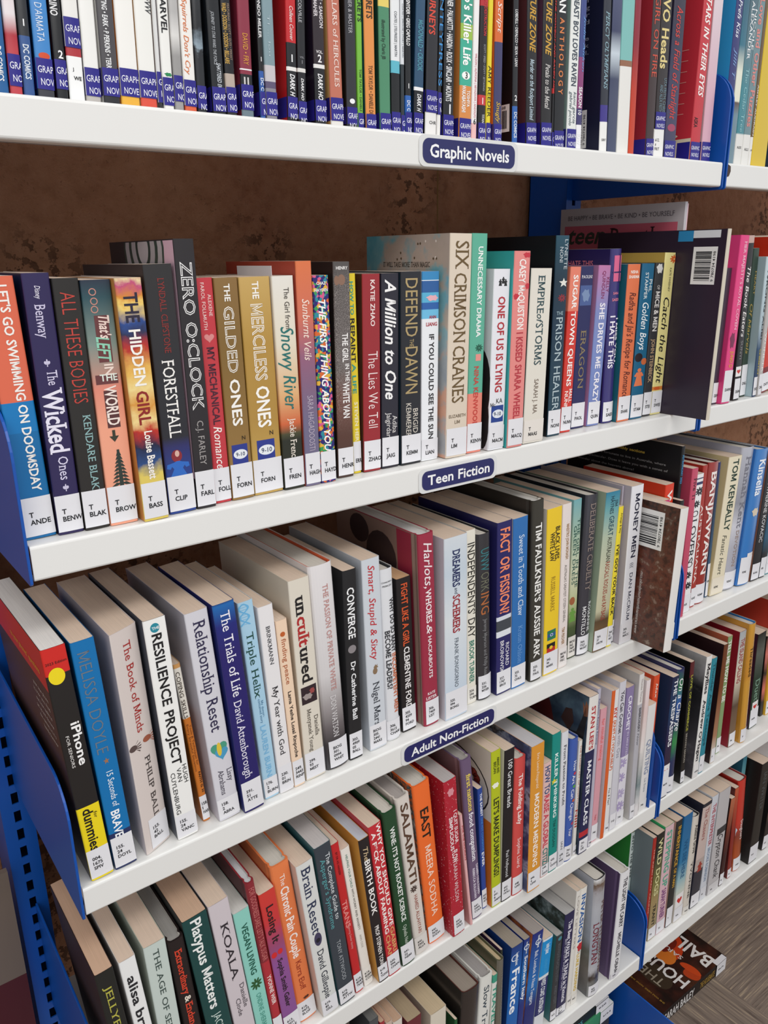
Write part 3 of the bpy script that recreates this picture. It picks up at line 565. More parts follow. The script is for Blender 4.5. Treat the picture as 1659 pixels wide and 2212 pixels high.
(1,.6283,.012,.0086,.258,.165,-1.08,0,'c','5a3d6e',None,('c',(1,'3d4a86'),(.353,'8a3f74'),(.16,'3f3a6a'),(.096,'efeef0')),None,(('Jodie Aitken',.1309,.0776,'6f9fd8',.4,.7,'i',1),('SEASON 10',.0627,.0349,'f0f0f0',.55,.4,'b',1),('IDW',.0163,.0052,'f4f4f4',.6,.4,'b',1)),(),None,None,None,'slim purple comic marked SEASON 10'),
(1,.669,.012,.0125,.258,.165,-2.66,0,'c','2a2d38','art_navy',('c',(1,'2a2d38'),(.184,'3b2f86'),(.118,'efeeea')),None,(('PERCY OLYMPIANS',.1405,.0642,'8fb0bc',.5,.5,'si',1),('SERT',.0125,None,'333',.6,.5,'H',1)),(),None,None,None,'dark navy comic, wide back cover showing, small purple sticker above white foot'),
(1,.6826,.012,.0161,.258,.165,-2.13,0,'c','3a4058','20242c',('~',(1,'6a7094'),(.477,'3a4060'),(.394,'c9d4dc'),(.295,'3d4560'),(.225,'444b66')),None,(),(),None,None,None,'slate comic with pale blue wash left of the teal and white one'),
(1,.6996,.012,.0209,.258,.165,-2.17,0,'c','c9dcd8','8fc3bc',('c',(1,'7fbcb6'),(.374,'96664a'),(.349,'e8e6e0')),None,(),(),None,None,None,'comic with teal top, brown strip and plain white lower half'),
(1,.7214,.012,.0102,.258,.165,-1.96,0,'c','8a2030','d8d6d2',('~',(1,'8a1c3c'),(.446,'8f2230'),(.268,'c03a22'),(.059,'c8401e')),None,(),(),None,None,None,'slim comic fading from crimson to orange-red'),
(1,.7537,.012,.0148,.258,.165,-1.97,0,'c','3d2c2c','9c2230',None,None,(('GIRL ON FIRE',.1668,.0853,'c9503c',.6,.5,'',1),),(),(.001,.0194),None,None,'brown comic with orange-red GIRL ON FIRE lettering'),
(1,.7694,.012,.0195,.258,.165,-2.01,0,'c','2c2424',None,('c',(1,'2c2424'),(.12,'eeece8')),None,(('TWO Heads',.1857,.0957,'e0cd8c',.65,.45,'b',1),('UTA FRITH, CHRIS',.0862,.0492,'6f8a96',.28,.75,'',1),('AND ALEX FRITH',.0788,.0492,'6f8a96',.28,.4,'',1),('612.',.019,None,'333',.4,.3,'H',1),('8',.0138,None,'333',.12,.15,'H',1),('FRIT',.0091,None,'333',.45,.3,'H',1)),(),(.0309,.0497),None,None,'dark brown comic with large cream Heads lettering, label 612'),
(1,.7902,.012,.0224,.258,.165,-1.05,0,'c','33303f',None,('~',(1,'3a2c2c'),(.508,'2b2a44'),(.242,'3d3a58')),None,(('Across a Field of Starlight',.164,.0435,'d0433c',.5,.5,'i',1),),(('circle',0,.0343,.0078,.0042,'a04560'),),(.001,.0199),None,None,'dark violet comic with red handwritten title and a pink ball'),
(1,.8444,.012,.0199,.258,.165,.25,0,'c','c5303a','art_stars',None,None,(('STARS IN THEIR EYES',.1873,.0733,'f6eeea',.5,.5,'bi',1),('ASKA',.0501,.0384,'3a1a1c',.35,.3,'b',1)),(),(.001,.0219),None,None,'red comic with white capitals IN THEIR EYES'),
(1,.8692,.012,.0187,.258,.165,-.69,0,'c','dcc4cc','c9b0b6',('~',(1,'e6e4e4'),(.463,'d8b9c4'),(.212,'d8a9b8')),None,(),(),(.001,.0233),None,None,'pale pink comic against the blue end bracket'),
(1,.9145,.012,.0157,.258,.165,0,0,'c','2b2f6e','2f96cc',None,None,(('Prefs Kiss',.1888,.1469,'e8ecf4',.5,.5,'i',1),('Jilli T',.1355,.0993,'7f9fd0',.4,.5,'i',1)),(),None,None,None,'navy and bright blue novel behind the blue bracket'),
(1,.9311,.012,.0135,.258,.165,-.04,0,'c','3a4a60','9fb3ae',('~',(1,'3a4a60'),(.544,'2f6f84'),(.426,'e4e6d4'),(.294,'e8e6d0'),(.288,'5a4238'),(.229,'6f8a96')),None,(),(),None,None,None,'slim novel fading from slate blue to cream, second right of the bracket'),
(1,.9455,.012,.0173,.258,.165,-.08,0,'c','4a7c88','b4c8c4',('~',(1,'39505c'),(.522,'5a7a84'),(.351,'3f8590'),(.15,'3f8590'),(.144,'e4e2dc')),None,(('NICOLE',.1835,.1377,'f0f2f2',.32,.8,'',1),('ALEXANDER',.1919,.126,'f0f2f2',.36,.38,'',1),('The Cedar Tree',.1157,.0403,'9fd0d4',.4,.5,'t',1),('ALEX',.0216,None,'333',.6,.5,'H',1)),(),None,None,None,'teal novel with white sans capitals and label ALEX'),
(1,.9637,.012,.0165,.258,.165,-.12,0,'c','6f8288',None,('c',(1,'6f8a90'),(.145,'e6e4de')),None,(('Love and Other Puzzles',.1971,.0477,'d98a84',.6,.5,'b',1),('ALLS',.0202,None,'333',.6,.5,'H',1)),(),None,None,None,'grey-teal novel with coral lettering and label ALLS'),
(1,.9811,.012,.0061,.258,.165,-.16,0,'c','5a4630',None,('c',(1,'6a5232'),(.138,'e6e4de')),None,(('ASHLEY AUDRAIN',.0997,.038,'d8d0c4',.5,.5,'b',1),('OR',.0198,None,'333',.7,.5,'H',1)),(),None,None,None,'thin brown novel with tiny white capitals beside the yellow one'),
(1,.9881,.012,.0372,.258,.165,-.2,0,'c','d8b82c','dfc12c',None,None,(),(),None,None,None,'yellow book with barcode on its back cover at the right edge'),
(2,.0027,.0164,.0239,.2019,.14,-1.35,0,'p','dd6a4d','1278b8',('c',(1,'dd6a4d'),(.541,'1278b8'),(.424,'126ca6')),(('T','ANDE'),.0341,'e4e3e6',0),(("LET'S GO SWIMMING ON DOOMSDAY",.1958,.0386,'f4efe8',.28,.62,'b',1),),(),None,None,None,"thick orange and blue paperback reading LET'S GO SWIMMING ON DOOMSDAY"),
(2,.0275,.0128,.02,.2039,.14,-.25,0,'p','2e2552','1d1430',None,(('T','BENW'),.0325,'e4e3e6',0),(('Disney',.1948,.1851,'e6e2f0',.2,.5,'i',1),('Benway',.1813,.1563,'cfc8e2',.38,.5,'s',1),('The',.132,.1207,'d8d2ea',.38,.6,'s',1),('Wicked',.1185,.0668,'e8e4f2',.72,.5,'bs',1),('Ones',.0641,.0453,'d8d2ea',.38,.55,'s',1)),(('fleur',-.0005,.1378,.0029,.003,'d0cae2'),('fleur',.0003,.0386,.0029,.0031,'d0cae2')),None,None,None,'dark purple paperback with white blackletter title beginning The Wicked'),
(2,.0484,.0107,.0197,.1997,.14,-.3,0,'p','2a2724',None,None,(('T','BLAK'),.0331,'e4e3e6',0),(('ALL THESE BODIES',.1895,.1047,'bf4238',.55,.5,'t',1),('KENDARE BLAK',.0951,.0331,'8fb4b4',.3,.62,'s',1)),(),None,None,None,'black paperback with red hand-drawn capitals ALL THESE BODIES'),
(2,.069,.0099,.0233,.1979,.14,-.36,0,'p','2b3a48',None,('~',(1,'2b3444'),(.932,'2f5058'),(.751,'7f8f86'),(.634,'b98f80'),(.578,'e08a76'),(.42,'f0a486'),(.162,'f0a486')),(('T','BROW'),.0332,'e4e3e6',0),(("That's",.1711,.1531,'f0d8cc',.35,.62,'bi',1),('LEFT',.1549,.1348,'8fd0b4',.42,.5,'bi',1),('IN',.1334,.1246,'f0dcd0',.3,.6,'b',1),('THE',.1228,None,'dfe8dc',.6,.55,'bH',1),('WORLD',.1162,.0842,'f2e4da',.4,.55,'b',1)),(('ring',-.0035,.1889,.0029,.0028,'c98a7c'),('ring',-.0031,.1819,.0029,.0028,'c98a7c'),('ring',-.0034,.1757,.0029,.0028,'c98a7c'),('rect',.0009,.153,.0055,.0181,'6a3a3a'),('rect',-.0003,.1214,.0089,.0037,'6a3a3a'),('rect',.0009,.0973,.0052,.0151,'5a3434'),('arrow',-.0002,.0753,.0049,.0049,'3a3a2c'),('palm',.0014,.048,.0089,.0158,'2f3a34')),None,None,None,'paperback with teal night sky over pink and a neon-style sign title'),
(2,.0954,.0024,.0214,.1987,.15,-1.06,0,'p','d9a04a','c98a48',('n~',(1,'e8d2a0'),(.973,'c04a78'),(.928,'d98a30'),(.893,'f0cf70'),(.829,'2a4a8c'),(.783,'2b2f50'),(.727,'b83028'),(.633,'e8b858'),(.567,'f0d890'),(.499,'d9953c'),(.435,'f0d690'),(.384,'c03020'),(.322,'1f2440'),(.252,'2a4a80'),(.194,'e0c860'),(.164,'e0c860')),(('T','BASS'),.0332,'e4e3e6',0),(('THE',.1876,.1647,'2a2438',.5,.5,'b',1),('HIDDEN',.1592,.1145,'f6f2ea',.42,.5,'b',1),('GIRL',.1102,.0825,'8f2420',.45,.5,'b',1),('Louise Bassett',.0769,.0361,'f6f0e8',.3,.55,'b',1)),(),None,None,None,'bright ikat-patterned paperback reading THE HIDDEN GIRL'),
(2,.1203,.0077,.0244,.2086,.15,-.87,0,'p','2a2a2c','3a3230',('~',(1,'2e2c2c'),(.322,'2a2a30'),(.283,'2f2f66'),(.157,'27418a')),(('T','CLIP'),.0334,'e4e3e6',0),(('LYNDALL CLIPSTONE',.1978,.1382,'8a2f2c',.22,.55,'s',1),('FORESTFALL',.1325,.0672,'f2efea',.42,.5,'s',1)),(('ell',-.001,.0509,.0048,.0054,'8a2c34'),('ell',-.0005,.0529,.002,.0028,'d8b0a0'),('gown',-.0005,.0389,.0115,.0088,'2f6ac0')),None,None,None,'black paperback with white FORESTFALL title and a figure in a blue gown'),
(2,.146,.0077,.0179,.2279,.15,-.39,0,'p','2b2729','art_zero',None,(('T','FARL'),.0339,'e4e3e6',0),(('ZERO O:CLOCK',.2102,.088,'f2f0ee',.55,.5,'bd',1),('C.J. FARLEY',.0787,.0394,'9f9a98',.32,.5,'',1)),(),None,'d8c4c8',None,"tall black paperback with white double-line title ZERO O'CLOCK"),
(2,.1663,.013,.0155,.197,.13,-.89,0,'p','c23a42',None,None,(('T','FOLL'),.0322,'e4e3e6',0),(('FAROL FOLLMUTH',.1931,.1543,'f2d4ce',.2,.35,'',1),('ALEXENE',.1834,.1653,'f2d4ce',.2,.72,'',1),('MY MECHANICAL',.1395,.0719,'4a2030',.42,.5,'b',1),('Romance',.0702,.0316,'f8ece6',.5,.5,'i',1)),(('heart',-0,.1475,.0047,.0042,'d88a88'),),None,None,None,'red paperback with hand-lettered title ending Romance'),
(2,.1827,.0118,.022,.1966,.1298,-.95,0,'p','8a6a3c',None,('~',(1,'8a6a3c'),(.716,'80622f'),(.14,'94733f')),(('T','FORN'),.0334,'e4e3e6',0),(('THE',.1915,.1769,'f4f0e8',.24,.5,'b',1),('GILDED',.1728,.1157,'f6f2ea',.42,.5,'bd',1),('ONES',.1102,.0684,'f6f2ea',.42,.5,'b',1),('9-10',.0423,None,'2a3a5c',.4,.5,'H',2),('N',.0569,None,'2a2018',.15,.7,'H',2)),(('rect',-.0003,.0423,.0078,.009,'2d3a8c'),('ell',.0001,.0422,.0069,.0044,'e8ecf0')),None,None,None,'bronze paperback with white THE GILDED ONES'),
(2,.2062,.0132,.0304,.1965,.1297,-.83,0,'p','bd9a52',None,('~',(1,'c8a560'),(.706,'b38c40'),(.358,'b08a42'),(.115,'c2a056')),(('T','FORN'),.0334,'e4e3e6',0),(('THE',.1927,.1778,'f6f2ea',.2,.5,'b',1),('MERCILESS',.1735,.1061,'f6f2ea',.38,.5,'bd',1),('ONES',.101,.0633,'faf6ee',.42,.5,'b',1),('9-10',.0419,None,'2a3a5c',.36,.5,'H',2),('N',.0574,None,'2a2018',.12,.7,'H',2)),(('rect',-.0005,.042,.0092,.0095,'2d3a8c'),('ell',-.0001,.0419,.0082,.0047,'e8ecf0')),None,None,None,'golden paperback with white THE MERCILESS ONES'),
(2,.2375,.0113,.0219,.1967,.1298,-.77,0,'p','ded8cc',None,('~',(1,'e6e2d8'),(.696,'e4dac4'),(.462,'e0b07a'),(.323,'d0663c'),(.274,'4a4a30'),(.243,'2a2c22'),(.143,'2a2c22')),(('T','FREN'),.0307,'e4e3e6',0),(('The Girl from',.1866,.1503,'4a443c',.24,.62,'',1),('Snowy River',.1525,.0766,'24706c',.6,.55,'i',1),('Jackie French',.0683,.027,'f0e6d8',.3,.55,'s',1)),(),None,None,None,'cream paperback with sunset foot and teal script Snowy River'),
(2,.2603,.0095,.0166,.2091,.138,-.4,0,'p','d9744c','b04a38',('~',(1,'dd7648'),(.757,'d0705a'),(.594,'94607a'),(.454,'82647f'),(.31,'716a86'),(.152,'716a86')),(('T','HAGH'),.0324,'e4e3e6',0),(('Sunburnt Veils',.1761,.1206,'f6e0d2',.45,.5,'i',1),('SARA HAGADOOSTI',.0877,.0348,'c4b8c8',.38,.5,'t',1)),(),None,None,None,'tall orange to mauve paperback reading Sunburnt Veils'),
(2,.2778,.0097,.0171,.1963,.1296,-.46,0,'p','3a3470',None,('confetti',),(('T','HAYD'),.0315,'e4e3e6',0),(('CHAZ',.1893,None,'f8f8f4',.6,.5,'bH',1),('HAYDEN',.1832,None,'f8f8f4',.85,.5,'bH',1),('THE FIRST THING ABOUT YOU',.1748,.0308,'faf8f4',.42,.5,'bi',1)),(),None,None,None,'confetti-patterned paperback reading THE FIRST THING ABOUT'),
(2,.3011,.0146,.0185,.2079,.1372,.35,0,'p','5a4a44','241f1e',('static',),(('T','HENR'),.0302,'e4e3e6',0),(('THE GIRL',.1422,.1148,'f4f0ec',.35,.6,'b',1),('IN THE',.113,.096,'f0ece8',.25,.7,'b',1),('WHITE VAN',.0954,.0601,'f4f0ec',.4,.6,'b',1),('HENRY',.2022,None,'f6f2ee',.7,.5,'bH',1)),(('face',-.002,.1915,.0068,.0055,'8a6a58'),),None,None,None,'grainy grey-brown paperback reading THE GIRL IN THE WHITE VAN'),
(2,.3239,.02,.0093,.197,.13,-.61,0,'p','e3c92c',None,None,(('','ERR'),.0331,'e4e3e6',0),(('HOW TO',.1896,.1585,'2f9a8c',.4,.4,'b',1),('REPAINT',.1551,.1126,'1f1f1c',.5,.4,'b',1),('A LIFE',.1114,.0819,'2f9a8c',.45,.4,'b',1),('STEVEN HER',.0735,.0331,'f4ecc0',.42,.5,'b',1)),(),None,None,None,'yellow paperback with teal and black hand lettering, tucked behind'),
(2,.3341,.0165,.0212,.1961,.1294,.76,0,'p','9a2a30','4a2a22',None,(('T','ZHAO'),.0323,'e4e3e6',0),(('KATIE ZHAO',.1905,.1465,'f2dcd8',.24,.55,'b',1),('The Lies We Tell',.1221,.0453,'f6e6e2',.55,.55,'t',1)),(),None,None,None,'dark red paperback reading The Lies We Tell in white script'),
(2,.357,.0164,.0218,.1961,.1294,.71,0,'p','2a2833','24222c',None,(('T','JAIG'),.0327,'e4e3e6',0),(('A Million to One',.1904,.072,'f6f4f2',.6,.5,'bi',1),('Adiba',.0547,.0365,'d8d4d2',.28,.75,'',1),('Jaigirdar',.0584,.0327,'d8d4d2',.28,.4,'',1)),(),None,None,None,'charcoal paperback with big white brush lettering A Million to One'),
(2,.3812,.0143,.0262,.1973,.1302,.27,0,'p','26272c','1c2c38',None,(('T','KEMM'),.0319,'e4e3e6',0),(('DEFEND',.1908,.1335,'b09a6c',.58,.5,'',1),('THE',.1311,.1233,'b09a6c',.2,.5,'',1),('DAWN',.1233,.0755,'b09a6c',.6,.5,'',1),('KEMMERER',.0655,.0299,'d4ccc0',.25,.35,'',1),('BRIGID',.0592,.0332,'d4ccc0',.25,.7,'',1)),(),None,None,None,'black paperback with gold DEFEND THE DAWN'),
(2,.4088,.015,.0229,.1969,.13,.32,0,'p','eceef0','e0e0e2',('c',(1,'3a8ac0'),(.956,'f0f2f2'),(.951,'2f5f9c'),(.891,'5ab0d4'),(.843,'2f62a8'),(.806,'6fbce0'),(.758,'eceef0')),(('T','LIAN'),.0235,'e4e3e6',0),(('ANN',.1516,None,'b02a38',.42,.6,'bH',1),('LIANG',.1444,None,'b02a38',.65,.55,'bH',1),('IF YOU COULD SEE THE SUN',.1341,.0235,'1c1a1c',.28,.55,'b',1)),(('blob',.0018,.1706,.0081,.0033,'e8b0b8'),),None,None,None,'white paperback with blue cartoon top reading IF YOU COULD SEE'),
(2,.4365,.0066,.0299,.2332,.145,.83,0,'p','dccdba','art_cranes',None,(('T','LIM'),.0325,'e4e3e6',0),(('SIX',.2258,.1984,'6a5432',.6,.55,'s',1),('CRIMSON',.1943,.1234,'6a5432',.55,.5,'s',1),('CRANES',.1203,.06,'6a5432',.55,.5,'s',1),('ELIZABETH',.0457,None,'6a5840',.8,.5,'H',1),('LIM',.0391,None,'6a5840',.25,.5,'H',1)),(),None,None,None,'tall beige paperback with gilt title SIX CRIMSON CRANES'),
(2,.4701,.0101,.0219,.2335,.14,.77,0,'p','5fb096',None,('c',(1,'5fb096'),(.283,'e88a78')),(('T','KENW'),.0333,'e4e3e6',0),(('UNNECESSARY DRAMA',.2204,.1273,'f2f6f2',.3,.55,'b',1),('NINA KENWOOD',.096,.0293,'c8443a',.3,.5,'b',1)),(('leaves',.003,.1157,.0061,.0044,'1f5a44'),('rect',.0022,.1055,.0039,.0036,'e8948a')),None,None,None,'tall sea-green paperback with pink foot reading UNNECESSARY DRAMA'),
(2,.4978,.0045,.0241,.1974,.1303,.87,0,'p','e6e6ea','art_moust',None,(('T','MACM'),.0276,'e4e3e6',0),(('ONE OF US IS LYING',.1688,.0655,'b22a34',.42,.5,'b',1),('KA',.0556,None,'333',.4,.6,'H',1),('Mc',.0516,None,'333',.3,.2,'H',1),('9-10',.041,None,'2a3a5c',.45,.5,'H',2)),(('rect',.0001,.041,.0093,.0094,'24408c'),('ell',.0008,.0409,.0084,.0048,'e4e8ee'),('figure',-.0031,.1835,.0053,.0036,'222'),('figure',.0012,.1858,.0053,.0036,'222'),('figure',.0049,.1834,.0053,.0037,'222')),None,None,None,'white paperback with red hand lettering ONE OF US IS LYING'),
(2,.5237,0,.0243,.2155,.1422,.64,0,'p','e48a84','3aa5a4',None,(('T','MACQ'),.033,'e4e3e6',0),(('CASEY McQUISTON',.2071,.1327,'f8f0ea',.4,.5,'b',1),('I KISSED SHARA WHEEL',.1295,.033,'b83440',.4,.5,'b',1)),(('blob',.0065,.2113,.0062,.0032,'c8303f'),('blob',.0096,.1788,.0048,.0037,'c8303f'),('blob',-.0074,.1681,.0051,.0037,'c8303f')),None,None,None,'pink paperback with red capitals starting I KISSED, lipstick marks, teal side'),
(2,.5519,.0024,.0335,.1969,.13,1.02,0,'p','e2dccf','1b1b20',None,(('T','MAAS'),.0272,'e6dfd6',0),(('EMPIRE',.1894,.1481,'2f4a50',.32,.5,'s',1),('of',.1475,.1372,'2f4a50',.3,.5,'i',1),('STORMS',.1372,.0905,'2f4a50',.34,.5,'s',1),('SARAH J. MA',.0744,.0341,'7a6a5c',.2,.5,'s',1)),(),None,None,None,'thick cream paperback with worn dark serif title EMPIRE OF STORMS'),
(2,.604,.0119,.022,.232,.1531,.06,0,'p','1f4258','14161c',('~',(1,'1f4a5c'),(.788,'183040'),(.559,'1a3448'),(.14,'1f4050')),(('T','NONI'),.0318,'e4e3e6',0),(('LYNETTE',.2276,.195,'c4ccd0',.25,.75,'',1),('NONI',.2194,.2028,'c4ccd0',.25,.4,'',1),('THE',.1458,None,'a9c0c8',.5,.5,'H',1),('PRISON HEALER',.1411,.0318,'b4c4c8',.5,.5,'',1)),(('star',.004,.18,.0085,.0055,'e8e6dc'),('leaves',.0023,.163,.0073,.0048,'8a2a34')),None,None,None,'tall dark teal paperback with white THE PRISON HEALER and a flower'),
(2,.632,.0164,.0188,.1973,.1302,1.26,0,'p','d83a2c',None,('c',(1,'e8826a'),(.739,'d4382c')),(('T','NUNN'),.0318,'e4e3e6',0),(('SUGAR TOWN QUEENS',.188,.057,'faf4ee',.42,.5,'b',1),('MALL',.0534,.0368,'f8e8e0',.3,.75,'b',1),('NUNN',.0513,.0288,'f8e8e0',.3,.35,'b',1)),(),None,None,None,'red-orange paperback reading SUGAR TOWN QUEENS'),
(2,.6599,.0232,.0242,.1974,.1303,.62,0,'p','27295a',None,None,(('T','PAOL'),.0324,'e4e3e6',0),(('PAOLINI',.1851,None,'e8e6ea',.8,.5,'sH',1),('ERAGON',.1222,.0501,'8a7a5c',.4,.5,'s',1)),(('rect',0,.1633,.0105,.0118,'4a5f94'),('blob',0,.1633,.0074,.0083,'7a90b4')),None,None,None,'deep blue paperback with small dragon picture and bronze uncial title'),
(2,.6881,.0207,.0226,.1979,.1306,1.38,0,'p','7a74a8','b07aa4',('~',(1,'c07aa8'),(.871,'a884b4'),(.716,'7f8cc0'),(.398,'7a8cc4'),(.161,'7484bc')),(('T','QUIN'),.0309,'e4e3e6',0),(('KELLY',.1837,.1663,'8a2a5c',.25,.8,'',1),('QUINDLEN',.1912,.1587,'8a2a5c',.25,.45,'',1),('SHE DRIVES ME CRAZY',.1533,.0301,'f4f0f6',.42,.5,'b',1)),(),None,None,None,'lilac to blue paperback reading SHE DRIVES ME CRAZY'),
(2,.7196,.02,.0197,.217,.1432,-1,0,'j','332a70','art_hate',None,(('T','SAED'),.0277,'e4e3e6',0),(('SARA',.1641,None,'e88aa0',.5,.5,'bH',1),('SAEDI',.1563,None,'e88aa0',.6,.5,'bH',1),('I MISS YOU,',.1336,.0758,'f4f0f8',.26,.8,'b',1),('I HATE THIS',.1367,.0709,'f4f0f8',.4,.36,'b',1)),(('rect',.0054,.1937,.0112,.0154,'d8648c'),('rect',.0049,.1937,.0015,.0169,'33285c'),('rect',.0053,.1892,.0127,.0009,'33285c')),None,None,None,'indigo jacketed hardcover with pink window picture reading I HATE THIS'),
(2,.7402,.014,.0245,.1985,.131,.18,0,'p','e0764c','1f6272',None,(('T','SHAR'),.0331,'e4e3e6',0),(('NISHA',.1892,None,'fdf2e8',.6,.5,'bH',1),('SHARMA',.1833,None,'fdf2e8',.85,.5,'bH',1),("Radha and Jai's Recipe for Romance",.1644,.0315,'5a2420',.5,.5,'i',1)),(),None,None,None,'orange paperback with dark handwritten Recipe for Romance'),
(2,.7669,.0139,.0251,.1989,.1313,.58,0,'p','1f6284','2a4a5c',None,(('T','STAM'),.0319,'e4e3e6',0),(('PHIL',.1793,.1635,'e0e6e4',.25,.75,'',1),('STAMPER',.1879,.1548,'e0e6e4',.25,.4,'',1),('Golden Boys',.1508,.0907,'f2f6f6',.5,.5,'i',1)),(('figure',-.0013,.0558,.0196,.012,'e07a50'),('ell',-.0049,.0811,.0077,.0057,'2a2024'),('ell',.0068,.0753,.0061,.0044,'c8683c')),None,None,None,'teal-blue paperback with white script Golden Boys and cartoon figures'),
(2,.7959,.0159,.0177,.1992,.1315,1.08,0,'p','38383a',None,None,(('T','STEI'),.0324,'e4e3e6',0),(('OF',.1714,.1658,'d8d4ce',.3,.5,'',1),('MICE & MEN',.1634,.1128,'e4e0da',.5,.5,'b',1),('JOHN STEINBECK',.1028,.0453,'b89a78',.4,.5,'b',1)),(('blob',-.0008,.1921,.0066,.007,'d4d2ce'),),None,None,None,'dark grey paperback with white serif MICE AND MEN lettering'),
(2,.8146,.016,.0222,.2115,.1396,.99,0,'p','e8dc94','b49a4c',('c',(1,'e8dc94'),(.179,'d8883c'),(.154,'e8dc94')),(('T','SWEE'),.0318,'e4e3e6',0),(('KATE SWEENEY',.1924,.1625,'5a5a40',.18,.6,'',1),('Catch the Light',.1552,.0423,'1f1f1c',.55,.5,'i',1)),(('leaves',.008,.2035,.0102,.0058,'d0602c'),('blob',-.0025,.0355,.007,.0025,'d0602c')),None,None,None,'pale yellow paperback with black brush script Catch the Light'),
(2,.8377,-.0544,.0074,.2388,.2,.94,0,'p','cfc6b4','art_barcode',None,None,(),(),None,None,None,'large dark purple back cover with barcode jutting out past the shelf end'),
(2,.9474,.0072,.0124,.19,.1254,1,0,'p','3a2c3c',None,None,(('','CROW'),.0311,'e4e3e6',0),(),(),None,None,None,'dark slim paperback half hidden behind the pink one'),
(2,.9607,0,.0215,.2331,.1539,.94,0,'p','e0407f','dc3f7c',None,(('','DAWS'),.0478,'e4e3e6',0),(("HER MAJESTY'S ROYAL COVEN",.225,.1051,'f8c8d8',.3,.6,'s',1),('JUNO D',.0754,.0516,'d8a030',.35,.55,'b',1)),(('blob',-.0018,.0904,.0064,.0126,'7a1f4a'),('rect',-.0006,.0409,.007,.0071,'ece8e6'),('heart',-.0006,.0409,.0047,.0036,'c8302c')),None,None,None,"hot pink paperback reading HER MAJESTY'S ROYAL COVEN"),
(2,1.0003,.0049,.0149,.2329,.1537,-1.8,0,'p','c4a49a',None,('c',(1,'c4a49a'),(.956,'262224')),(('','DEAN'),.0323,'e4e3e6',0),(('The Book Eaters',.1907,.0925,'f0ece8',.55,.5,'i',1),('SUNYI',.0875,.0607,'8a8a88',.35,.5,'',1)),(('rect',-.0002,.0427,.0072,.0073,'ece8e6'),('heart',-.0002,.0427,.0048,.0037,'c8302c')),None,None,None,'dusty pink slim paperback with black upper spine right of the hot pink one'),
(2,1.0364,.016,.0151,.2159,.1425,-1.95,0,'p','2f4034',None,None,(('','DILL'),.0485,'e4e3e6',0),(('HEART',.1838,.1502,'b49a54',.3,.7,'',1),('Of Marvels',.1376,.0643,'a8924c',.5,.5,'i',1)),(('rect',-.0016,.0407,.0075,.0075,'ece8e6'),('heart',-.0016,.0407,.005,.0038,'c8302c')),None,None,None,'dark green paperback with gold lettering and label DILL'),
(2,1.0524,.0042,.0095,.2041,.1347,-2,0,'p','b4c8cc','a9bec4',('~',(1,'c4d4d8'),(.51,'a9bcc4'),(.35,'2f4a6a'),(.153,'2a3f60')),(('','DOD'),.0299,'e4e3e6',0),(('WRONG ALIBI',.1885,.0859,'2a3038',.5,.8,'b',1),('CHRISTIN',.0714,.034,'d8c43c',.35,.85,'b',1)),(),None,None,None,'pale blue misty paperback with black spaced capitals'),
(2,1.0628,.002,.0098,.2026,.1337,-2.06,0,'p','b8b4b0',None,None,(('','DAV'),.0336,'e4e3e6',0),(('WONDER',.096,.0363,'e8e0dc',.5,.5,'b',1),),(),None,None,None,'slim grey paperback with pinkish WONDER lettering'),
(2,1.0972,.0145,.019,.2337,.1542,-8.05,0,'p','c8301c','c83018',('c',(1,'c8301c'),(.167,'7a1f24')),(('','DOY'),.0307,'e4e3e6',0),(),(),None,None,None,'red-orange tall book at the far right of the second shelf'),
(3,.0112,.0045,.0203,.2382,.187,-3.28,0,'p','242120','art_phone',('c',(1,'cf2a24'),(.893,'242120'),(.331,'ecd41e')),(('004.','1675','SPIV'),.0328,'e4e3e6',0),(('2023 Edition',.2242,None,'2a1a18',.85,.5,'H',1),('iPhone',.1645,.1215,'f4f2f0',.36,.72,'b',1),('FOR SENIORS',.1538,.1215,'e0dcd8',.13,.3,'',1),('for',.0708,.0642,'2a2418',.15,.75,'',1),('dummies',.0766,.0313,'1f1c14',.42,.45,'b',1)),(('circle',-.0015,.2115,.0067,.0078,'f0d820'),),None,'e4e2de',None,'black and yellow computer guide with red top and round yellow badge'),
(3,.0336,.0052,.0203,.2369,.15,-2.94,0,'p','0f70ae','0d5c94',('c',(1,'0f70ae'),(.167,'26305c')),(('155.','24','DOYL'),.0349,'e4e3e6',0),(('MELISSA DOYLE',.2261,.125,'6a7684',.5,.45,'t',1),('15 Seconds of',.1052,.0674,'e4ecf2',.28,.55,'',1),('BRAVE',.0635,.0337,'f4f6f8',.36,.45,'b',1)),(('star',.0004,.1163,.0029,.0034,'a07050'),),None,None,None,'bright blue paperback with coppery thin capitals and white BRAVE'),
(3,.0638,.0115,.0278,.2335,.15,-2.3,22.7,'p','d8ccc6','cfc6ca',None,(('153.','42','BALL'),.035,'e4e3e6',.25),(('The Book of Minds',.2214,.1288,'a8322e',.26,.55,'s',1),('PHILIP BALL',.1013,.0326,'4a4240',.2,.62,'s',1)),(('hand',-.0093,.1165,.0083,.0084,'5a4a48'),('hand',.0062,.1181,.0091,.0085,'a05a44')),None,None,None,'thick beige paperback turned slightly, red serif The Book of Minds'),
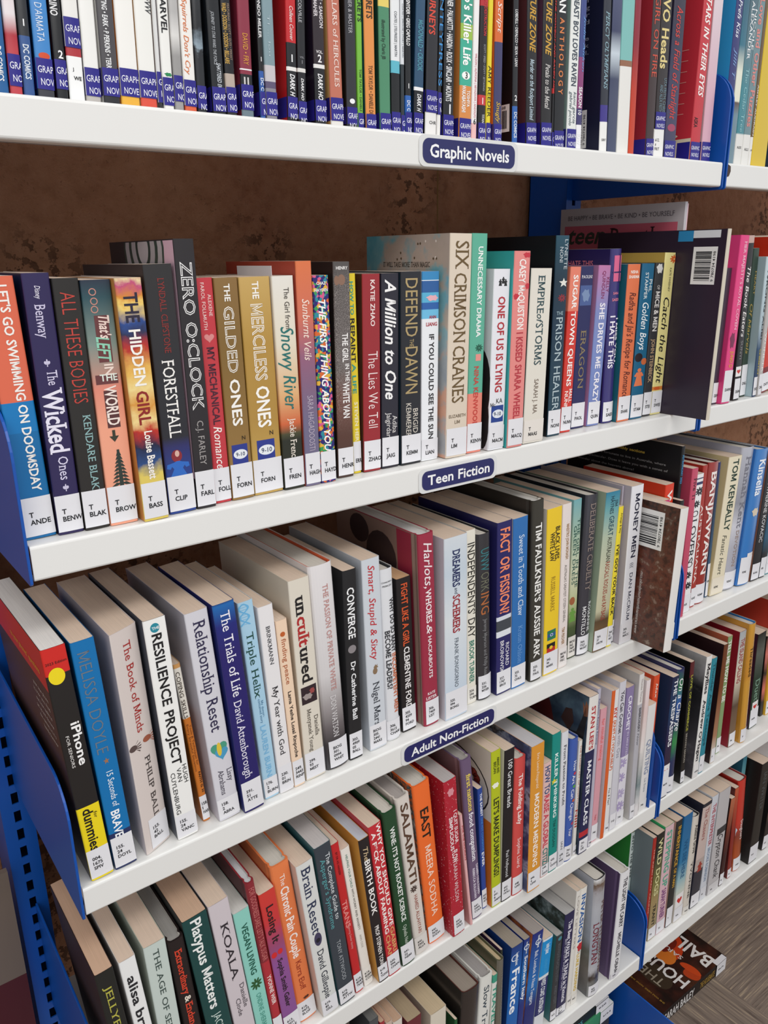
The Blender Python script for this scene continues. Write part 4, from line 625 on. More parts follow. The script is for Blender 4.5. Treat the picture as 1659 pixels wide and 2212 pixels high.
(3,.0962,.0076,.021,.2371,.15,-2.69,0,'p','f0efeb','4a4e58',None,(('155.','24','VANC'),.0272,'e4e3e6',0),(('RESILIENCE',.2223,.1486,'1c1a1c',.42,.5,'b',1),('PROJECT',.1423,.0834,'1c1a1c',.42,.5,'b',1),('HUGH',.0807,.0608,'2a2a2a',.2,.8,'',1),('VAN',.0792,.0639,'2a2a2a',.2,.52,'',1),('CUYLENBURG',.0761,.0287,'2a2a2a',.2,.22,'',1),('THE',.2281,None,'f0f4f4',.34,.5,'bH',2)),(('circle',-.0005,.2283,.0043,.0046,'2a8a9c'),),None,None,None,'white paperback with heavy black RESILIENCE PROJECT'),
(3,.1274,.018,.0075,.1815,.13,-4.86,0,'p','e4ddd2',None,('c',(1,'d8a060'),(.975,'ece6da'),(.669,'d0782c'),(.164,'d0782c')),(('158.','1','HAR'),.0306,'e4e3e6',0),(('COPING SKILLS',.1734,.1222,'3a2c24',.5,.4,'s',1),('Tools & Techniques for',.1138,.0671,'7a4018',.25,.7,'',1),('Every Stressful Situation',.1153,.0606,'7a4018',.25,.35,'',1),('FAITH G. H',.059,.0347,'2a1c14',.3,.7,'b',1)),(),None,None,None,'short slim white and orange paperback reading COPING SKILLS'),
(3,.1404,.0073,.023,.2333,.15,-4.17,0,'p','d4d2d8','c9c4cc',None,(('158.','2','ABRA'),.0252,'e4e3e6',0),(('Relationship Reset',.2232,.1033,'2f2a4a',.5,.55,'s',1),('Lissy',.0569,.0417,'4a4654',.24,.8,'s',1),('Abrahams',.0584,.0295,'4a4654',.24,.4,'s',1)),(('heart',.0001,.0821,.0089,.0096,'4a9a80'),('heart',.002,.0767,.0071,.0077,'4a9ac0'),('ell',.0001,.0821,.0025,.0077,'e0c040')),None,None,None,'pale ribbed paperback reading Relationship Reset with heart emblem'),
(3,.1665,.0032,.0222,.236,.13,-4.11,0,'p','2a246c','20286c',('~',(1,'1f4a86'),(.991,'2068ae'),(.902,'242a78'),(.789,'2a236a'),(.208,'282264')),(('591.','51','ATTE'),.0361,'e4e3e6',0),(('The Trials of Life',.2274,.1354,'eceaf2',.42,.5,'s',1),('David Attenborough',.1304,.04,'e0dcea',.36,.45,'s',1)),(),None,None,None,'deep blue paperback with white serif The Trials of Life'),
(3,.1938,.0097,.0164,.2283,.13,-3.99,0,'p','a8cde2','c9d4dc',None,(('176.','2','BURN'),.025,'e4e3e6',0),(('Triple Helix',.1948,.121,'1f4a42',.45,.5,'s',1),('My donor-',.1166,.0973,'4a7a9c',.16,.68,'',1),('conceived story',.1195,.0913,'4a7a9c',.16,.5,'',1),('LAUREN BURNS',.0883,.0218,'7ab4d8',.35,.5,'b',1)),(('helix',-.0029,.2149,.0117,.0116,'6ab0da'),),None,None,None,'pale blue paperback with DNA drawing and dark green Triple Helix'),
(3,.2111,.0088,.0168,.2181,.13,-3.37,0,'p','e8e5e5','dcdade',None,(('230.','01','BRIN'),.0327,'e4e3e6',0),(('BRINKMANN',.196,.153,'3a3a40',.25,.5,'s',1),('My Year with God',.1277,.046,'2f2c30',.36,.5,'s',1)),(),None,None,None,'white paperback with slim black serif My Year with God'),
(3,.2288,.0087,.0129,.198,.12,-3.42,0,'p','efd2b6','e4c4a8',None,(('249.','3443','RINP'),.0323,'e4e3e6',0),(('finding peace',.1774,.1252,'b0603a',.4,.5,'',1),('Lama Yeshe Losal Rinpoche',.1163,.0363,'3a302c',.3,.5,'b',1)),(('circle',-.0003,.1824,.0028,.0027,'c0602c'),),None,None,None,'short peach paperback reading finding peace'),
(3,.2446,.0101,.0242,.2357,.155,-2.54,0,'p','ddd5c6','d6cdbc',None,(('299.','93','MEST'),.0338,'e4e3e6',0),(('un',.2175,.1952,'201c1c',.5,.5,'bs',1),('cult',.1945,.1609,'b02c2c',.5,.5,'bs',1),('ured',.1601,.1174,'201c1c',.5,.5,'bs',1),('Daniella',.0763,.0513,'5a5248',.2,.75,'s',1),('Mestyanek Young',.0863,.0346,'5a5248',.2,.42,'s',1)),(('rect',.0002,.1034,.0093,.0102,'33252a'),('blob',-.0018,.1015,.006,.0041,'a09490'),('blob',.0041,.1067,.0033,.0038,'9a4a48')),None,None,None,'cream paperback with lowercase black and red uncultured'),
(3,.2721,.01,.0285,.2443,.16,-3.06,0,'j','e2dede','d9d6d6',('~',(1,'e6e2e2'),(.476,'d4d0d0'),(.33,'a09a9a'),(.219,'6a6466'),(.133,'3c393c'),(.053,'38363a')),(('BIOG','301.','0994','WHIT'),.0358,'e4e3e6',.14),(('THE PASSION OF PRIVATE WHITE',.2218,.0977,'c08a84',.22,.58,'s',1),('DON WATSON',.0915,.0399,'d8d4d4',.24,.5,'s',1)),(),None,None,'c8532a','glossy jacketed hardcover fading white to grey over orange boards'),
(3,.3029,.0117,.0173,.2294,.14,-.7,0,'p','232325',None,None,(('303.','4909','05','BALL'),.0339,'e4e3e6',0),(('CONVERGE',.2093,.15,'f0f0f0',.5,.5,'b',1),('Dr Catherine Ball',.122,.0509,'f0f0f0',.34,.5,'b',1)),(('circle',-.0005,.1374,.0052,.0048,'8a8486'),),None,None,None,'black paperback with white CONVERGE and small moon'),
(3,.3312,.012,.0235,.2353,.15,-1.61,0,'p','cdd2d8','c2c8d0',None,(('BIOG','305.','2441','MARS'),.0328,'e4e3e6',0),(('Smart, Stupid & Sixty',.2278,.1142,'c02c34',.36,.5,'i',1),('Nigel Marsh',.0865,.0245,'3a3e46',.36,.5,'s',1)),(('dog',-.0005,.1018,.0076,.0068,'8a7258'),),None,None,None,'pale grey-blue paperback with red handwriting and a small dog'),
(3,.3585,.0147,.0196,.217,.15,-2.43,0,'j','e0e1e4',None,None,(('306.','3615','CHAM'),.0266,'e4e3e6',0),(('CHAMORRO-',.2014,None,'3a3a3c',.75,.5,'H',1),('PREMUZIC',.1969,None,'3a3a3c',.65,.5,'H',1),('WHY DO SO MANY',.181,.1139,'2f2f33',.32,.75,'b',1),('INCOMPETENT MEN',.1123,.0359,'c8683c',.32,.75,'b',1),('BECOME LEADERS?',.1424,.0684,'2f2f33',.32,.35,'b',1)),(),None,None,'22262c','glossy white jacketed hardcover asking WHY DO SO MANY'),
(3,.3842,.0189,.0202,.1984,.13,-2.36,0,'p','221d1e',None,None,(('305.','4209','94','FORD'),.0332,'e4e3e6',0),(('FIGHT LIKE A GIRL',.1915,.1133,'d8582c',.42,.5,'b',1),('CLEMENTINE FORD',.1117,.0298,'f0ecea',.38,.5,'b',1)),(),None,'c8a27c',None,'black paperback with orange FIGHT LIKE A GIRL'),
(3,.4122,.0117,.0228,.2465,.165,-2.45,0,'h','9c2c42','art_harlots',None,(('306.','7409','LIST'),.0342,'e4e3e6',.1),(('Harlots,',.236,.1807,'f0e6e6',.5,.55,'i',1),('WHORES',.1792,.1362,'f4eaea',.34,.5,'bs',1),('&',.1346,.1216,'f0e6e6',.35,.5,'i',1),('HACKABOUTS',.1192,.0642,'f0e6e6',.22,.5,'b',1),('KATE',.0437,None,'f0e6e6',.5,.5,'bH',1),('LISTER',.0377,None,'f0e6e6',.7,.5,'bH',1)),(),None,'dcdad8',None,'tall maroon hardcover with white script and slab lettering HACKABOUTS'),
(3,.4403,.0064,.0353,.236,.155,-1.26,0,'p','d3d9de','c9c6ce',('n~',(1,'d3d9de'),(.813,'c4d0da'),(.556,'dadfe2'),(.078,'c4d2e0')),(('320.','994','BONG'),.0383,'e4e3e6',0),(('DREAMERS',.22,.1739,'26305c',.3,.5,'bs',1),('and',.1724,.1641,'4a5064',.15,.5,'i',1),('SCHEMERS',.1633,.1147,'9c2c34',.3,.5,'bs',1),('FRANK BONGIORNO',.1076,.0416,'5a626c',.16,.5,'s',1)),(),None,None,None,'washed blue-white paperback reading DREAMERS and SCHEMERS'),
(3,.487,.0183,.015,.2332,.15,-1.84,0,'p','e8e3d4',None,None,(('324.','294','TURN'),.0234,'e8e4da',0),(("INDEPENDENTS' DAY",.217,.0929,'26241f',.75,.5,'',1),('BROOK TURNER',.088,.0294,'2c7a66',.5,.5,'b',1)),(),None,None,None,"cream paperback with big black condensed INDEPENDENTS' DAY"),
(3,.5043,.0149,.0216,.2254,.15,-2.23,0,'j','353438','2a2a2d',None,(('331.','256','MYER'),.0347,'e4e3e6',0),(('UNW',.2066,.1772,'3a7a80',.6,.5,'',1),('ORK',.1756,.1503,'6a6a5a',.6,.5,'',1),('ING',.1487,.1198,'b0683a',.6,.5,'',1),('Jeremy Myerson and Philip Ross',.1133,.0347,'8a8a8c',.25,.5,'',1)),(),None,None,'1c1c1f','charcoal jacketed hardcover with thin teal to orange UNWORKING'),
(3,.5312,.0115,.0253,.2351,.15,-1.8,0,'p','282560','26245a',('c',(1,'282560'),(.468,'d8dce4'),(.443,'44484f'),(.379,'dfe2e8'),(.344,'282560')),(('327.','1747','BROI'),.0331,'e4e3e6',0),(('FACT OR FISSION?',.2267,.1132,'f08a64',.6,.5,'b',1),('RICHARD',.0707,.0382,'eceaf0',.24,.72,'',1),('BROINOWSKI',.0758,.0296,'eceaf0',.24,.35,'',1)),(),None,None,None,'navy paperback with coral condensed FACT OR FISSION?'),
(3,.5574,.0107,.0255,.2351,.15,-1.78,0,'p','2f6eb0','c9c4c4',None,(('333.','72','OHLS'),.0323,'e4e3e6',0),(('Sweet in Tooth and Claw',.2119,.1025,'d4e0ee',.36,.55,'s',1),('Kristin Ohlson',.0882,.0349,'6a9ad0',.3,.55,'s',1)),(),None,None,None,'mid-blue paperback with thin white serif Sweet in Tooth and Claw'),
(3,.5901,.0077,.0208,.252,.17,-2.24,0,'h','3a372f','2b2723',None,(('333.','95','FAUL'),.0296,'e4e3e6',0),(("TIM FAULKNER'S AUSSIE ARK",.2222,.0341,'f0eee8',.5,.5,'b',1),),(),None,'cfcdc8',None,'tall dark olive hardcover with white capitals AUSSIE ARK'),
(3,.6153,.0087,.0276,.2362,.14,-1.74,0,'p','edc82c','e4dccf',None,(('342.','94','MARK'),.033,'e4e3e6',0),(('BLACK LIVES,',.2098,.1632,'2a2618',.28,.72,'b',1),('WHITE LAW',.2033,.164,'2a2618',.28,.38,'b',1),('RUSSELL MARKS',.1415,.0929,'9a7a20',.28,.5,'',1)),(('rect',.0002,.0579,.0081,.0072,'2a5a8a'),('rect',0,.0624,.0081,.0018,'2a7a4a'),('rect',.0004,.0534,.0081,.0018,'2a7a4a'),('ring',.0002,.0579,.0028,.0022,'f0f0f0'),('rect',-.0003,.0421,.0081,.0036,'1c1a1a'),('rect',-.0001,.0361,.0081,.0033,'b82c28'),('circle',-.0002,.0394,.0033,.0025,'e8c030')),None,None,None,'yellow paperback with two small flags, reading BLACK LIVES, WHITE LAW'),
(3,.6467,.0103,.017,.2364,.13,-1.92,0,'p','e6dbd5',None,None,(('BIOG','388','FISC'),.0303,'e8e2de',0),(('MAESTRO JOHN MONASH',.2083,.1596,'a07a50',.3,.6,'b',1),("AUSTRALIA'S GREATEST CITIZEN GENERAL",.1516,.0686,'7a746e',.26,.5,'',1),('TIM FISCHER',.061,.0354,'a07a50',.3,.45,'b',1)),(),None,None,None,'pale pink paperback with tiny brown and grey capitals about a general'),
(3,.6773,.0209,.016,.2334,.15,-1.17,0,'p','7fb0ae',None,('~',(1,'76adb2'),(.776,'a9bfa8'),(.531,'d0d2b4'),(.351,'b4bc8a'),(.204,'4a5a34'),(.13,'3f4a30')),(('BIOG','362.','7609','HAYE'),.0337,'ddd8d0',0),(('THE GIRL IN THE',.2065,.1072,'2f5a50',.34,.7,'',1),('GREEN DRESS',.197,.1122,'2f5a50',.34,.3,'',1)),(('figure',-.0016,.0671,.0149,.0109,'6a9a44'),('ell',-.0029,.0879,.0052,.0059,'a0603c')),None,None,None,'teal and green paperback with a girl in a green dress'),
(3,.6942,.0171,.0246,.2361,.155,.25,0,'j','3b3a42','2a2a31',None,(('364.','1523','MONT'),.0296,'e4e3e6',0),(('DELIBERATE CRUELTY',.2238,.0975,'8f8078',.42,.5,'s',1),('ROSEANNE',.0796,.0348,'f0f0f0',.28,.78,'',1),('MONTILLO',.0745,.0313,'f0f0f0',.28,.35,'',1)),(),None,None,'26262c','black jacketed hardcover with muted serif DELIBERATE CRUELTY'),
(3,.7197,.0106,.0295,.235,.15,1.57,0,'p','b9bca4','98a890',('~',(1,'2f7f9c'),(.901,'6aa4a8'),(.73,'b4c0a8'),(.519,'c9c8ac'),(.266,'c4c0a0'),(.2,'5a4630'),(.155,'6a5238')),(('364.','37','HAYN'),.033,'e4e3e6',0),(('JIM',.2229,.2134,'1f3a4a',.2,.75,'',1),('HAYNES',.2285,.2038,'1f3a4a',.25,.45,'',1),('GREAT',.2006,.1723,'1f4a5a',.34,.5,'',1),('AUSTRALIAN',.1707,.1353,'33332a',.3,.5,'',1),('RASCALS, ROGUES',.1344,.0865,'a03a2c',.3,.5,'',1),('and RATBAGS',.0848,.047,'a03a2c',.3,.5,'',1)),(),None,None,None,'paperback fading teal to cream with brown foot reading GREAT AUSTRALIAN RASCALS'),
(3,.7501,.0108,.0101,.21,.13,1.52,0,'p','efda3a',None,None,(('364.','15','ART'),.0323,'e4e3e6',0),(('Arteaga & May',.2009,.1713,'4a4420',.35,.6,'',1),("I'VE GOT YOUR BACK",.1547,.0483,'22201a',.55,.45,'b',1)),(),None,None,None,"slim bright yellow paperback reading I'VE GOT YOUR BACK"),
(3,.7672,.0157,.0029,.237,.15,-.21,0,'p','37474f','b0a8b4',('c',(1,'b4abb8'),(.74,'37474f')),(('364.','1523','STR'),.0366,'e4e3e6',0),(('The Ballroom Murder',.157,.0969,'e4e6e8',.55,.5,'',1),('Leigh Straw',.0934,.0563,'e4e6e8',.5,.5,'',1)),(),None,None,None,'slim paperback, lavender above dark teal, reading The Ballroom Murder'),
(3,.771,.0038,.0261,.2376,.155,.04,0,'p','e4e3e6','b4acb4',None,(('364.','163','MACC'),.0325,'e4e2e4',0),(('MONEY MEN',.2258,.1321,'2a2c40',.36,.52,'b',1),('(((',.1244,.1167,'44465a',.25,.5,'',1),('DAN McCRUM',.109,.0361,'3a3c50',.26,.5,'',1)),(),None,None,None,'thick white paperback with navy MONEY MEN'),
(3,.798,-.0513,.0176,.2116,.2,2.28,0,'p','e4e1dc','art_bark',None,None,(),(),None,None,None,'glossy bark-patterned travel guide jutting out spine-first past the shelf end'),
(3,.842,0,.015,.205,.13,0,0,'p','c8306a','d8c43c',None,None,(),(),None,None,None,'pink and yellow paperback half hidden behind the jutting guide'),
(3,.8625,.01,.0205,.2226,.15,-1,0,'p','d63a1e','cc3519',None,None,(('Who',.2133,.1647,'f6ece6',.5,.5,'b',1),),(),None,None,None,'orange-red paperback with white lettering Who behind the jutting guide'),
(3,.8938,.012,.0072,.2741,.21,0,0,'p','18181a','art_astro',None,None,(('ASTRONOMY 2023',.2612,.2179,'3f8fc0',.6,.5,'b',1),),(),None,None,None,'tall black astronomy yearbook with blue title, text on its back cover'),
(3,.884,0,.0089,.1967,.13,0,0,'p','262527',None,None,(('','BB','DOW'),.0306,'e4e3e6',0),(),(),None,None,None,'black book behind the jutting guide, label ending DOW'),
(3,.9128,.004,.015,.239,.1577,0,0,'p','c24c66','b8445c',None,None,(('Five Ti',.2236,.1906,'3a1c24',.5,.6,'s',1),),(),None,None,None,'rose pink paperback rising behind the ornamented white one'),
(3,.9287,.0103,.0243,.225,.1485,.33,0,'p','ecebea','3a3a66',('c',(1,'ecebea'),(.972,'2a2f5c'),(.962,'ecebea'),(.944,'2a2f5c'),(.925,'ecebea')),(('','KASS'),.0304,'e4e3e6',0),(('LOVERS',.1548,.0842,'26242a',.55,.45,'s',1),),(('leaves',.0046,.1976,.0123,.0073,'26242a'),('leaves',-.0006,.1782,.0104,.0063,'26242a'),('ring',-.0008,.163,.008,.0048,'26242a'),('ring',-.0007,.0806,.0075,.0047,'26242a'),('leaves',-.0027,.0633,.0107,.0067,'26242a'),('leaves',.0004,.0455,.0108,.0068,'26242a')),None,None,None,'white paperback with black floral ornament and LOVERS'),
(3,.9626,.0156,.0121,.2339,.1544,-.85,0,'p','a8352c','a8281c',None,(('','KASS'),.0328,'e4e3e6',0),(('AUSTRALIANA',.172,.0405,'f0e4dc',.5,.5,'s',1),),(),None,None,None,'red paperback reading AUSTRALIANA in white capitals'),
(3,.9779,.0161,.0261,.235,.1551,.16,0,'j','9a2f28','6a2420',None,(('','KEMP'),.0345,'e4e3e6',0),(('BANJAWARN',.2195,.051,'f2e8e2',.5,.5,'b',1),),(),None,None,'4a1a18','rust red jacketed hardcover with bold white BANJAWARN'),
(3,1.017,.0235,.0072,.2289,.151,-.93,0,'p','2c3c64','2a2f58',('~',(1,'2a2f64'),(.664,'2c4058'),(.285,'3a5a78')),(('','KENE'),.0593,'e4e3e6',0),(),(('rect',.0005,.0473,.0102,.0115,'ece8e6'),('heart',.0005,.0473,.0068,.0058,'c8302c')),None,None,None,'navy paperback with red heart sticker near its label'),
(3,1.0251,.0193,.0369,.2326,.1535,2.71,0,'p','e6dbbe','d4c090',None,(('','KENE'),.0302,'e6dcc8',0),(('TOM KENEALLY',.2278,.1091,'1f3a2c',.42,.55,'b',1),('Fanatic Heart',.1024,.0342,'5a5a4c',.32,.5,'i',1)),(),None,None,None,'cream paperback with dark green bold capitals and grey script'),
(3,1.0636,.0186,.0345,.2423,.1599,2.5,0,'j','b8b9c3','b4b6c4',('~',(1,'b4b5bf'),(.618,'8f8f98'),(.458,'d0d0d8'),(.296,'b0b0ba')),(('','KENT'),.0316,'e4e3e6',0),(('Hannah Kent',.227,.1071,'7a7a86',.42,.55,'s',1),('DEVOTION',.1031,.0397,'a08a80',.25,.5,'s',1)),(),None,None,'4a5058','silver-grey jacketed hardcover with faint grey serif lettering'),
(3,1.099,.0132,.035,.2351,.1552,2.64,0,'j','2f78c0','2a6cb8',None,(('','KINS'),.0501,'e4e3e6',0),(('Kinsella',.2173,.1564,'f0f4f8',.5,.5,'b',1),),(('blob',.0007,.1282,.0096,.0082,'d8c8b0'),('rect',.0081,.0445,.0114,.0118,'ece8e6'),('heart',.0081,.0445,.0076,.006,'c8302c')),None,None,'1f5fa0','blue jacketed hardcover with a bold white surname and tiny swimmer'),
(3,1.1359,.0125,.0246,.2285,.1508,2.35,0,'p','1e1e21','8a5a44',None,(('','KOVA'),.031,'e4e3e6',0),(('KATHERINE KOVACIC',.1785,.0691,'dcdcdc',.4,.5,'',1),),(),None,None,None,'black paperback with slim white capitals, right of the blue hardcover'),
(3,1.1614,.0119,.0183,.2222,.1466,2.3,0,'p','2a3e4a',None,('~',(1,'1c1f24'),(.336,'2f5a74'),(.196,'202428')),(('','KR'),.0373,'e4e3e6',0),(),(),None,None,None,'dark slate paperback near the right edge of the third shelf'),
(3,1.1858,.0143,.0229,.2158,.1424,.86,0,'p','4a8a94',None,None,(('','LA'),.0449,'e4e3e6',0),(),(),None,None,None,'teal paperback at the right edge of the third shelf'),
(4,.0188,.008,.018,.2226,.15,-4.55,0,'p','242523','2a1c1a',None,None,(('JELLYFISH',.2041,.1237,'b4b04a',.36,.5,'s',1),),(),None,'cfae94',None,'black paperback with yellow-green serif JELLYFISH, leftmost on its shelf'),
(4,.0425,.008,.0166,.2229,.15,-4.65,0,'p','ebebe9','d4d0cc',None,None,(('alisa bryce',.2011,.1061,'26262a',.5,.5,'b',1),),(),None,None,None,'white paperback with bold lowercase black author name, second from left'),
(4,.0601,.008,.0226,.2246,.15,-2.73,0,'p','c4cfc8','a9b4a8',None,None,(('THE AGE OF SEEDS',.2167,.0923,'3f4f4a',.26,.5,'s',1),),(),None,None,None,'pale sage paperback reading THE AGE OF SEEDS'),
(4,.0892,.008,.0178,.2157,.17,-4.2,0,'h','231a1a',None,None,None,(('Extraordinary',.2029,.1416,'d0432c',.4,.5,'bs',1),('&',.1397,.1311,'e8dccc',.35,.5,'bs',1),('Endangered',.1301,.069,'d0432c',.4,.5,'bs',1)),(),None,'a9a6a2',None,'black hardcover with red lettering Extraordinary & Endangered'),
(4,.1134,.008,.0272,.2326,.155,-5.7,0,'p','1d4644','141a1a',None,None,(('Platypus Matters',.2287,.103,'eceeea',.4,.5,'b',1),('JACK A',.0952,.0578,'c4d4cc',.3,.5,'',1)),(),None,'cfae94',None,'dark green paperback with bold white Platypus Matters'),
(4,.1429,.008,.023,.2349,.16,-5.83,0,'p','cec4c8','bdb4b8',None,None,(('KOALA',.2053,.1243,'302a30',.36,.55,'s',1),('Danielle',.1146,.0794,'5a5258',.22,.75,'s',1),('Clode',.0967,.0712,'5a5258',.22,.42,'s',1)),(),None,None,None,'pale lilac paperback with dark serif KOALA'),
(4,.167,.008,.0188,.2099,.16,-5.81,0,'p','8ecdbf','a9c4bc',None,None,(('VEGAN LIVING',.1911,.1174,'1f5a4a',.36,.5,'b',1),('ONDINE SHERMAN',.0876,.0276,'4a9484',.3,.5,'',1)),(('leaves',.0001,.102,.0073,.0089,'2f5a34'),),None,'d4d2cc',None,'mint green paperback reading VEGAN LIVING with leaf picture'),
(4,.1868,.008,.0111,.2402,.155,-5.87,0,'h','9a2c34','54262a',('c',(1,'8a2a32'),(.517,'b03038')),(('613.',),.0385,'e4e3e6',0),(("FOR GOODNESS SAKE, LET'S TALK SUGAR",.2327,.1278,'c4706c',.55,.5,'',1),('YVONNE WEIR',.1042,.0595,'f0dcd8',.42,.5,'b',1)),(),None,'d4d4d8',None,"dark red hardcover with faint condensed capitals LET'S TALK SUGAR"),
(4,.1989,.008,.02,.2172,.13,-5.93,0,'p','cc3b35','c23a34',('~',(1,'cf3d34'),(.805,'c83a3c'),(.642,'9a4a70'),(.518,'8f5494'),(.171,'8a5492')),(('613.','9071','GALE'),.0304,'e4e3e6',0),(('Losing It',.1972,.1431,'2a1a1c',.42,.5,'b',1),('Sophia Smith Galer',.1179,.043,'2a1a20',.3,.5,'b',1)),(('circle',-.0054,.1269,.0035,.0041,'d02c30'),('circle',.0023,.1278,.0032,.0038,'d02c30')),None,None,None,'paperback fading red to purple, reading Losing It with cherries'),
(4,.2209,.0128,.0237,.2397,.16,-6.24,0,'h','e67f4a','d8743f',None,(('616.','0472','ELOF'),.0306,'e4e3e6',0),(('The',.2245,.2091,'f6eae0',.25,.5,'',1),('Chronic Pain Couple',.2065,.1002,'f8eee6',.42,.5,'b',1),('Karra Eloff',.0936,.0484,'9a3420',.3,.5,'',1)),(('blob',.0015,.0343,.0043,.0024,'5a2c1c'),),None,'d8d2c8',None,'orange hardcover with white The Chronic Pain Couple'),
(4,.2472,.0022,.0218,.2352,.155,-6.51,0,'p','d8d9d5','d4c8bc',None,(('616.','85','GILL'),.0268,'e4e3e6',0),(('Brain Reset',.2284,.1306,'2a3350',.52,.5,'s',1),('David Gillespie',.1038,.0268,'2f3440',.38,.5,'s',1)),(('ell',-.0001,.1206,.0049,.0099,'44405c'),('circle',-.0003,.119,.0029,.0033,'20202c')),None,None,None,'white paperback with navy serif Brain Reset and painted eye'),
(4,.272,.0025,.0217,.2464,.155,-6.35,0,'p','3b424a','2f6068',None,(('616.','858','ATTW'),.0279,'e4e3e6',0),(('The Complete Guide to',.2324,.1333,'dadee0',.26,.7,'',1),("Asperger's Syndrome",.2273,.1231,'5aa0a4',.28,.36,'',1),('TONY ATTWOOD',.1016,.0379,'a4a8ac',.24,.5,'',1)),(),None,'c8c2c0',None,'dark slate paperback with white and teal title, label ATTW'),
(4,.2974,.0058,.0112,.2371,.15,-7.05,0,'p','c2282b',None,None,(('616.','8583','TRAN'),.031,'e4e3e6',0),(('BY DR AZ HAKEEM',.2246,.191,'6a1418',.22,.5,'b',1),('TRANS',.151,.1087,'e48a84',.55,.45,'b',1),('Exploring Gender Identity',.1116,.0729,'e0a09c',.25,.5,'',1)),(),None,None,None,'bright red slim paperback reading TRANS'),
(4,.3114,.0073,.0127,.2225,.15,-7.52,0,'p','e9e3da',None,None,(('616.','8289','COX'),.0292,'e9e4dc',0),(('HELPING YOUR CHILD',.2127,.1619,'3a7a6a',.22,.5,'',1),('WITH WORRY AND ANXIETY',.16,.0933,'5a5650',.22,.5,'',1),('ANN COX',.0855,.0637,'a8a29a',.22,.5,'',1)),(),None,None,None,'white paperback with small green capitals HELPING YOUR CHILD'),
(4,.3292,0,.0145,.2294,.17,-6.58,0,'p','262022','d69c46',None,(('618.','4','TONG'),.0272,'e4e3e6',0),(('The',.216,.1967,'d0b890',.45,.5,'i',1),('BIRTH BOOK',.1967,.1114,'f4f0ec',.5,.5,'b',1),('PROF STEPHEN TONG',.0925,.0242,'e8e2de',.38,.5,'b',1)),(),None,'c4c8d0',None,'black-spined paperback with orange sides reading The BIRTH BOOK'),
(4,.3447,0,.0184,.2404,.155,-6.63,0,'p','c42f38',None,None,(('630.','994','CHAN'),.0339,'e4e3e6',0),(('WHY YOU SHOULD GIVE',.2411,.0786,'f8f0ea',.3,.72,'b',1),('A F*CK ABOUT FARMING',.2307,.0708,'f8f0ea',.3,.3,'b',1),('GABRI',.0767,.0359,'dca468',.3,.72,'b',1),('CHAN',.0678,.0289,'dca468',.3,.3,'b',1)),(),None,None,None,'red paperback with two lines of white handwritten capitals about FARMING'),
(4,.3674,.0005,.0204,.2477,.165,-6.72,0,'h','22462a','20402a',None,(('641.','22','NEIM'),.035,'e4e3e6',0),(("WINE: IT'S NOT ROCKET SCIENCE",.2238,.0737,'eef0ea',.32,.5,'b',1),('Ophelia Neiman',.0668,.0269,'c4d0c0',.26,.5,'',1)),(),None,None,None,'dark green hardcover with white capitals NOT ROCKET SCIENCE'),
(4,.3919,.0037,.0208,.2556,.18,-7.04,0,'h','d8cfc6','c8bcb0',None,(('641.','5955','ALLA'),.0297,'dcd6d0',0),(('SALAMATI',.2456,.12,'5a4030',.5,.5,'b',1),('HAMED ALLAHYARI',.0997,.0349,'a05a4c',.25,.5,'',1)),(('leaves',-.0013,.1104,.0059,.006,'4a3a34'),),None,'b4aca8',None,'beige cookbook with brown capitals SALAMATI and a flower'),
(4,.4173,.0071,.0271,.2581,.18,-6.34,0,'h','ee6e2e','art_dash',None,(('641.','5636','SODH'),.03,'e4e3e6',0),(('EAST',.2199,.1724,'2a1c14',.45,.5,'b',1),('MEERA SODHA',.1612,.0443,'f8dcc8',.36,.5,'',1)),(),None,None,None,'vivid orange cookbook reading EAST in black'),
(4,.45,-.003,.0206,.2521,.2,-4.62,0,'p','b02434','speck a82030',('speck','b02434'),(('641.','5638','WILS'),.0357,'e4e3e6',.1),(('I QUIT SUGAR',.203,.1508,'f0dcdc',.26,.74,'b',1),('SIMPLICIOUS',.1958,.1433,'f4e8e8',.26,.36,'b',1),('FLOW',.1415,.1217,'f4e8e8',.4,.52,'b',1),('SARAH WILSON',.1207,.0577,'f0e0e0',.3,.5,'t',1)),(('blob',-.0002,.2334,.0056,.0068,'d89098'),),None,'b9b2b0',None,'thick speckled red cookbook with white outlined title'),
(4,.4821,-.002,.0045,.1909,.18,-7.11,0,'p','e4b0b0','d89a98',None,None,(('FOR THE HOLIDAYS',.1734,.1152,'b84a54',.5,.5,'b',1),),(),None,None,None,'thin pale pink pamphlet leaning against the purple-grey book'),
(4,.4909,.0027,.0182,.2658,.19,-6,0,'h','6a5672','7a5a5c',None,(('641.','5994','COUL'),.0326,'e4e3e6',0),(('first nations',.2428,.1829,'e4cc60',.4,.55,'bs',1),('food companion',.181,.0997,'efeaf0',.4,.55,'bs',1),('DAMIEN COULTHARD',.0918,.0389,'e4dce8',.2,.75,'b',1),('REBECCA SULLIVAN',.0878,.0358,'e4dce8',.2,.4,'b',1)),(),None,'a9a4a0',None,'purple-grey hardcover reading first nations food companion'),
(4,.515,.0092,.0088,.2036,.17,-4.34,0,'p','2a4796',None,None,(('641.','82','ACC'),.0334,'e4e3e6',0),(('THE EASIEST',.1956,.158,'f0f2f6',.4,.55,'b',1),('ONE POT COOKBOOK',.1561,.0999,'4a8ad0',.35,.55,'b',1),('EVER',.0979,.074,'f0f2f6',.45,.5,'b',1)),(),None,None,None,'blue paperback reading THE EASIEST ONE POT COOKBOOK EVER'),
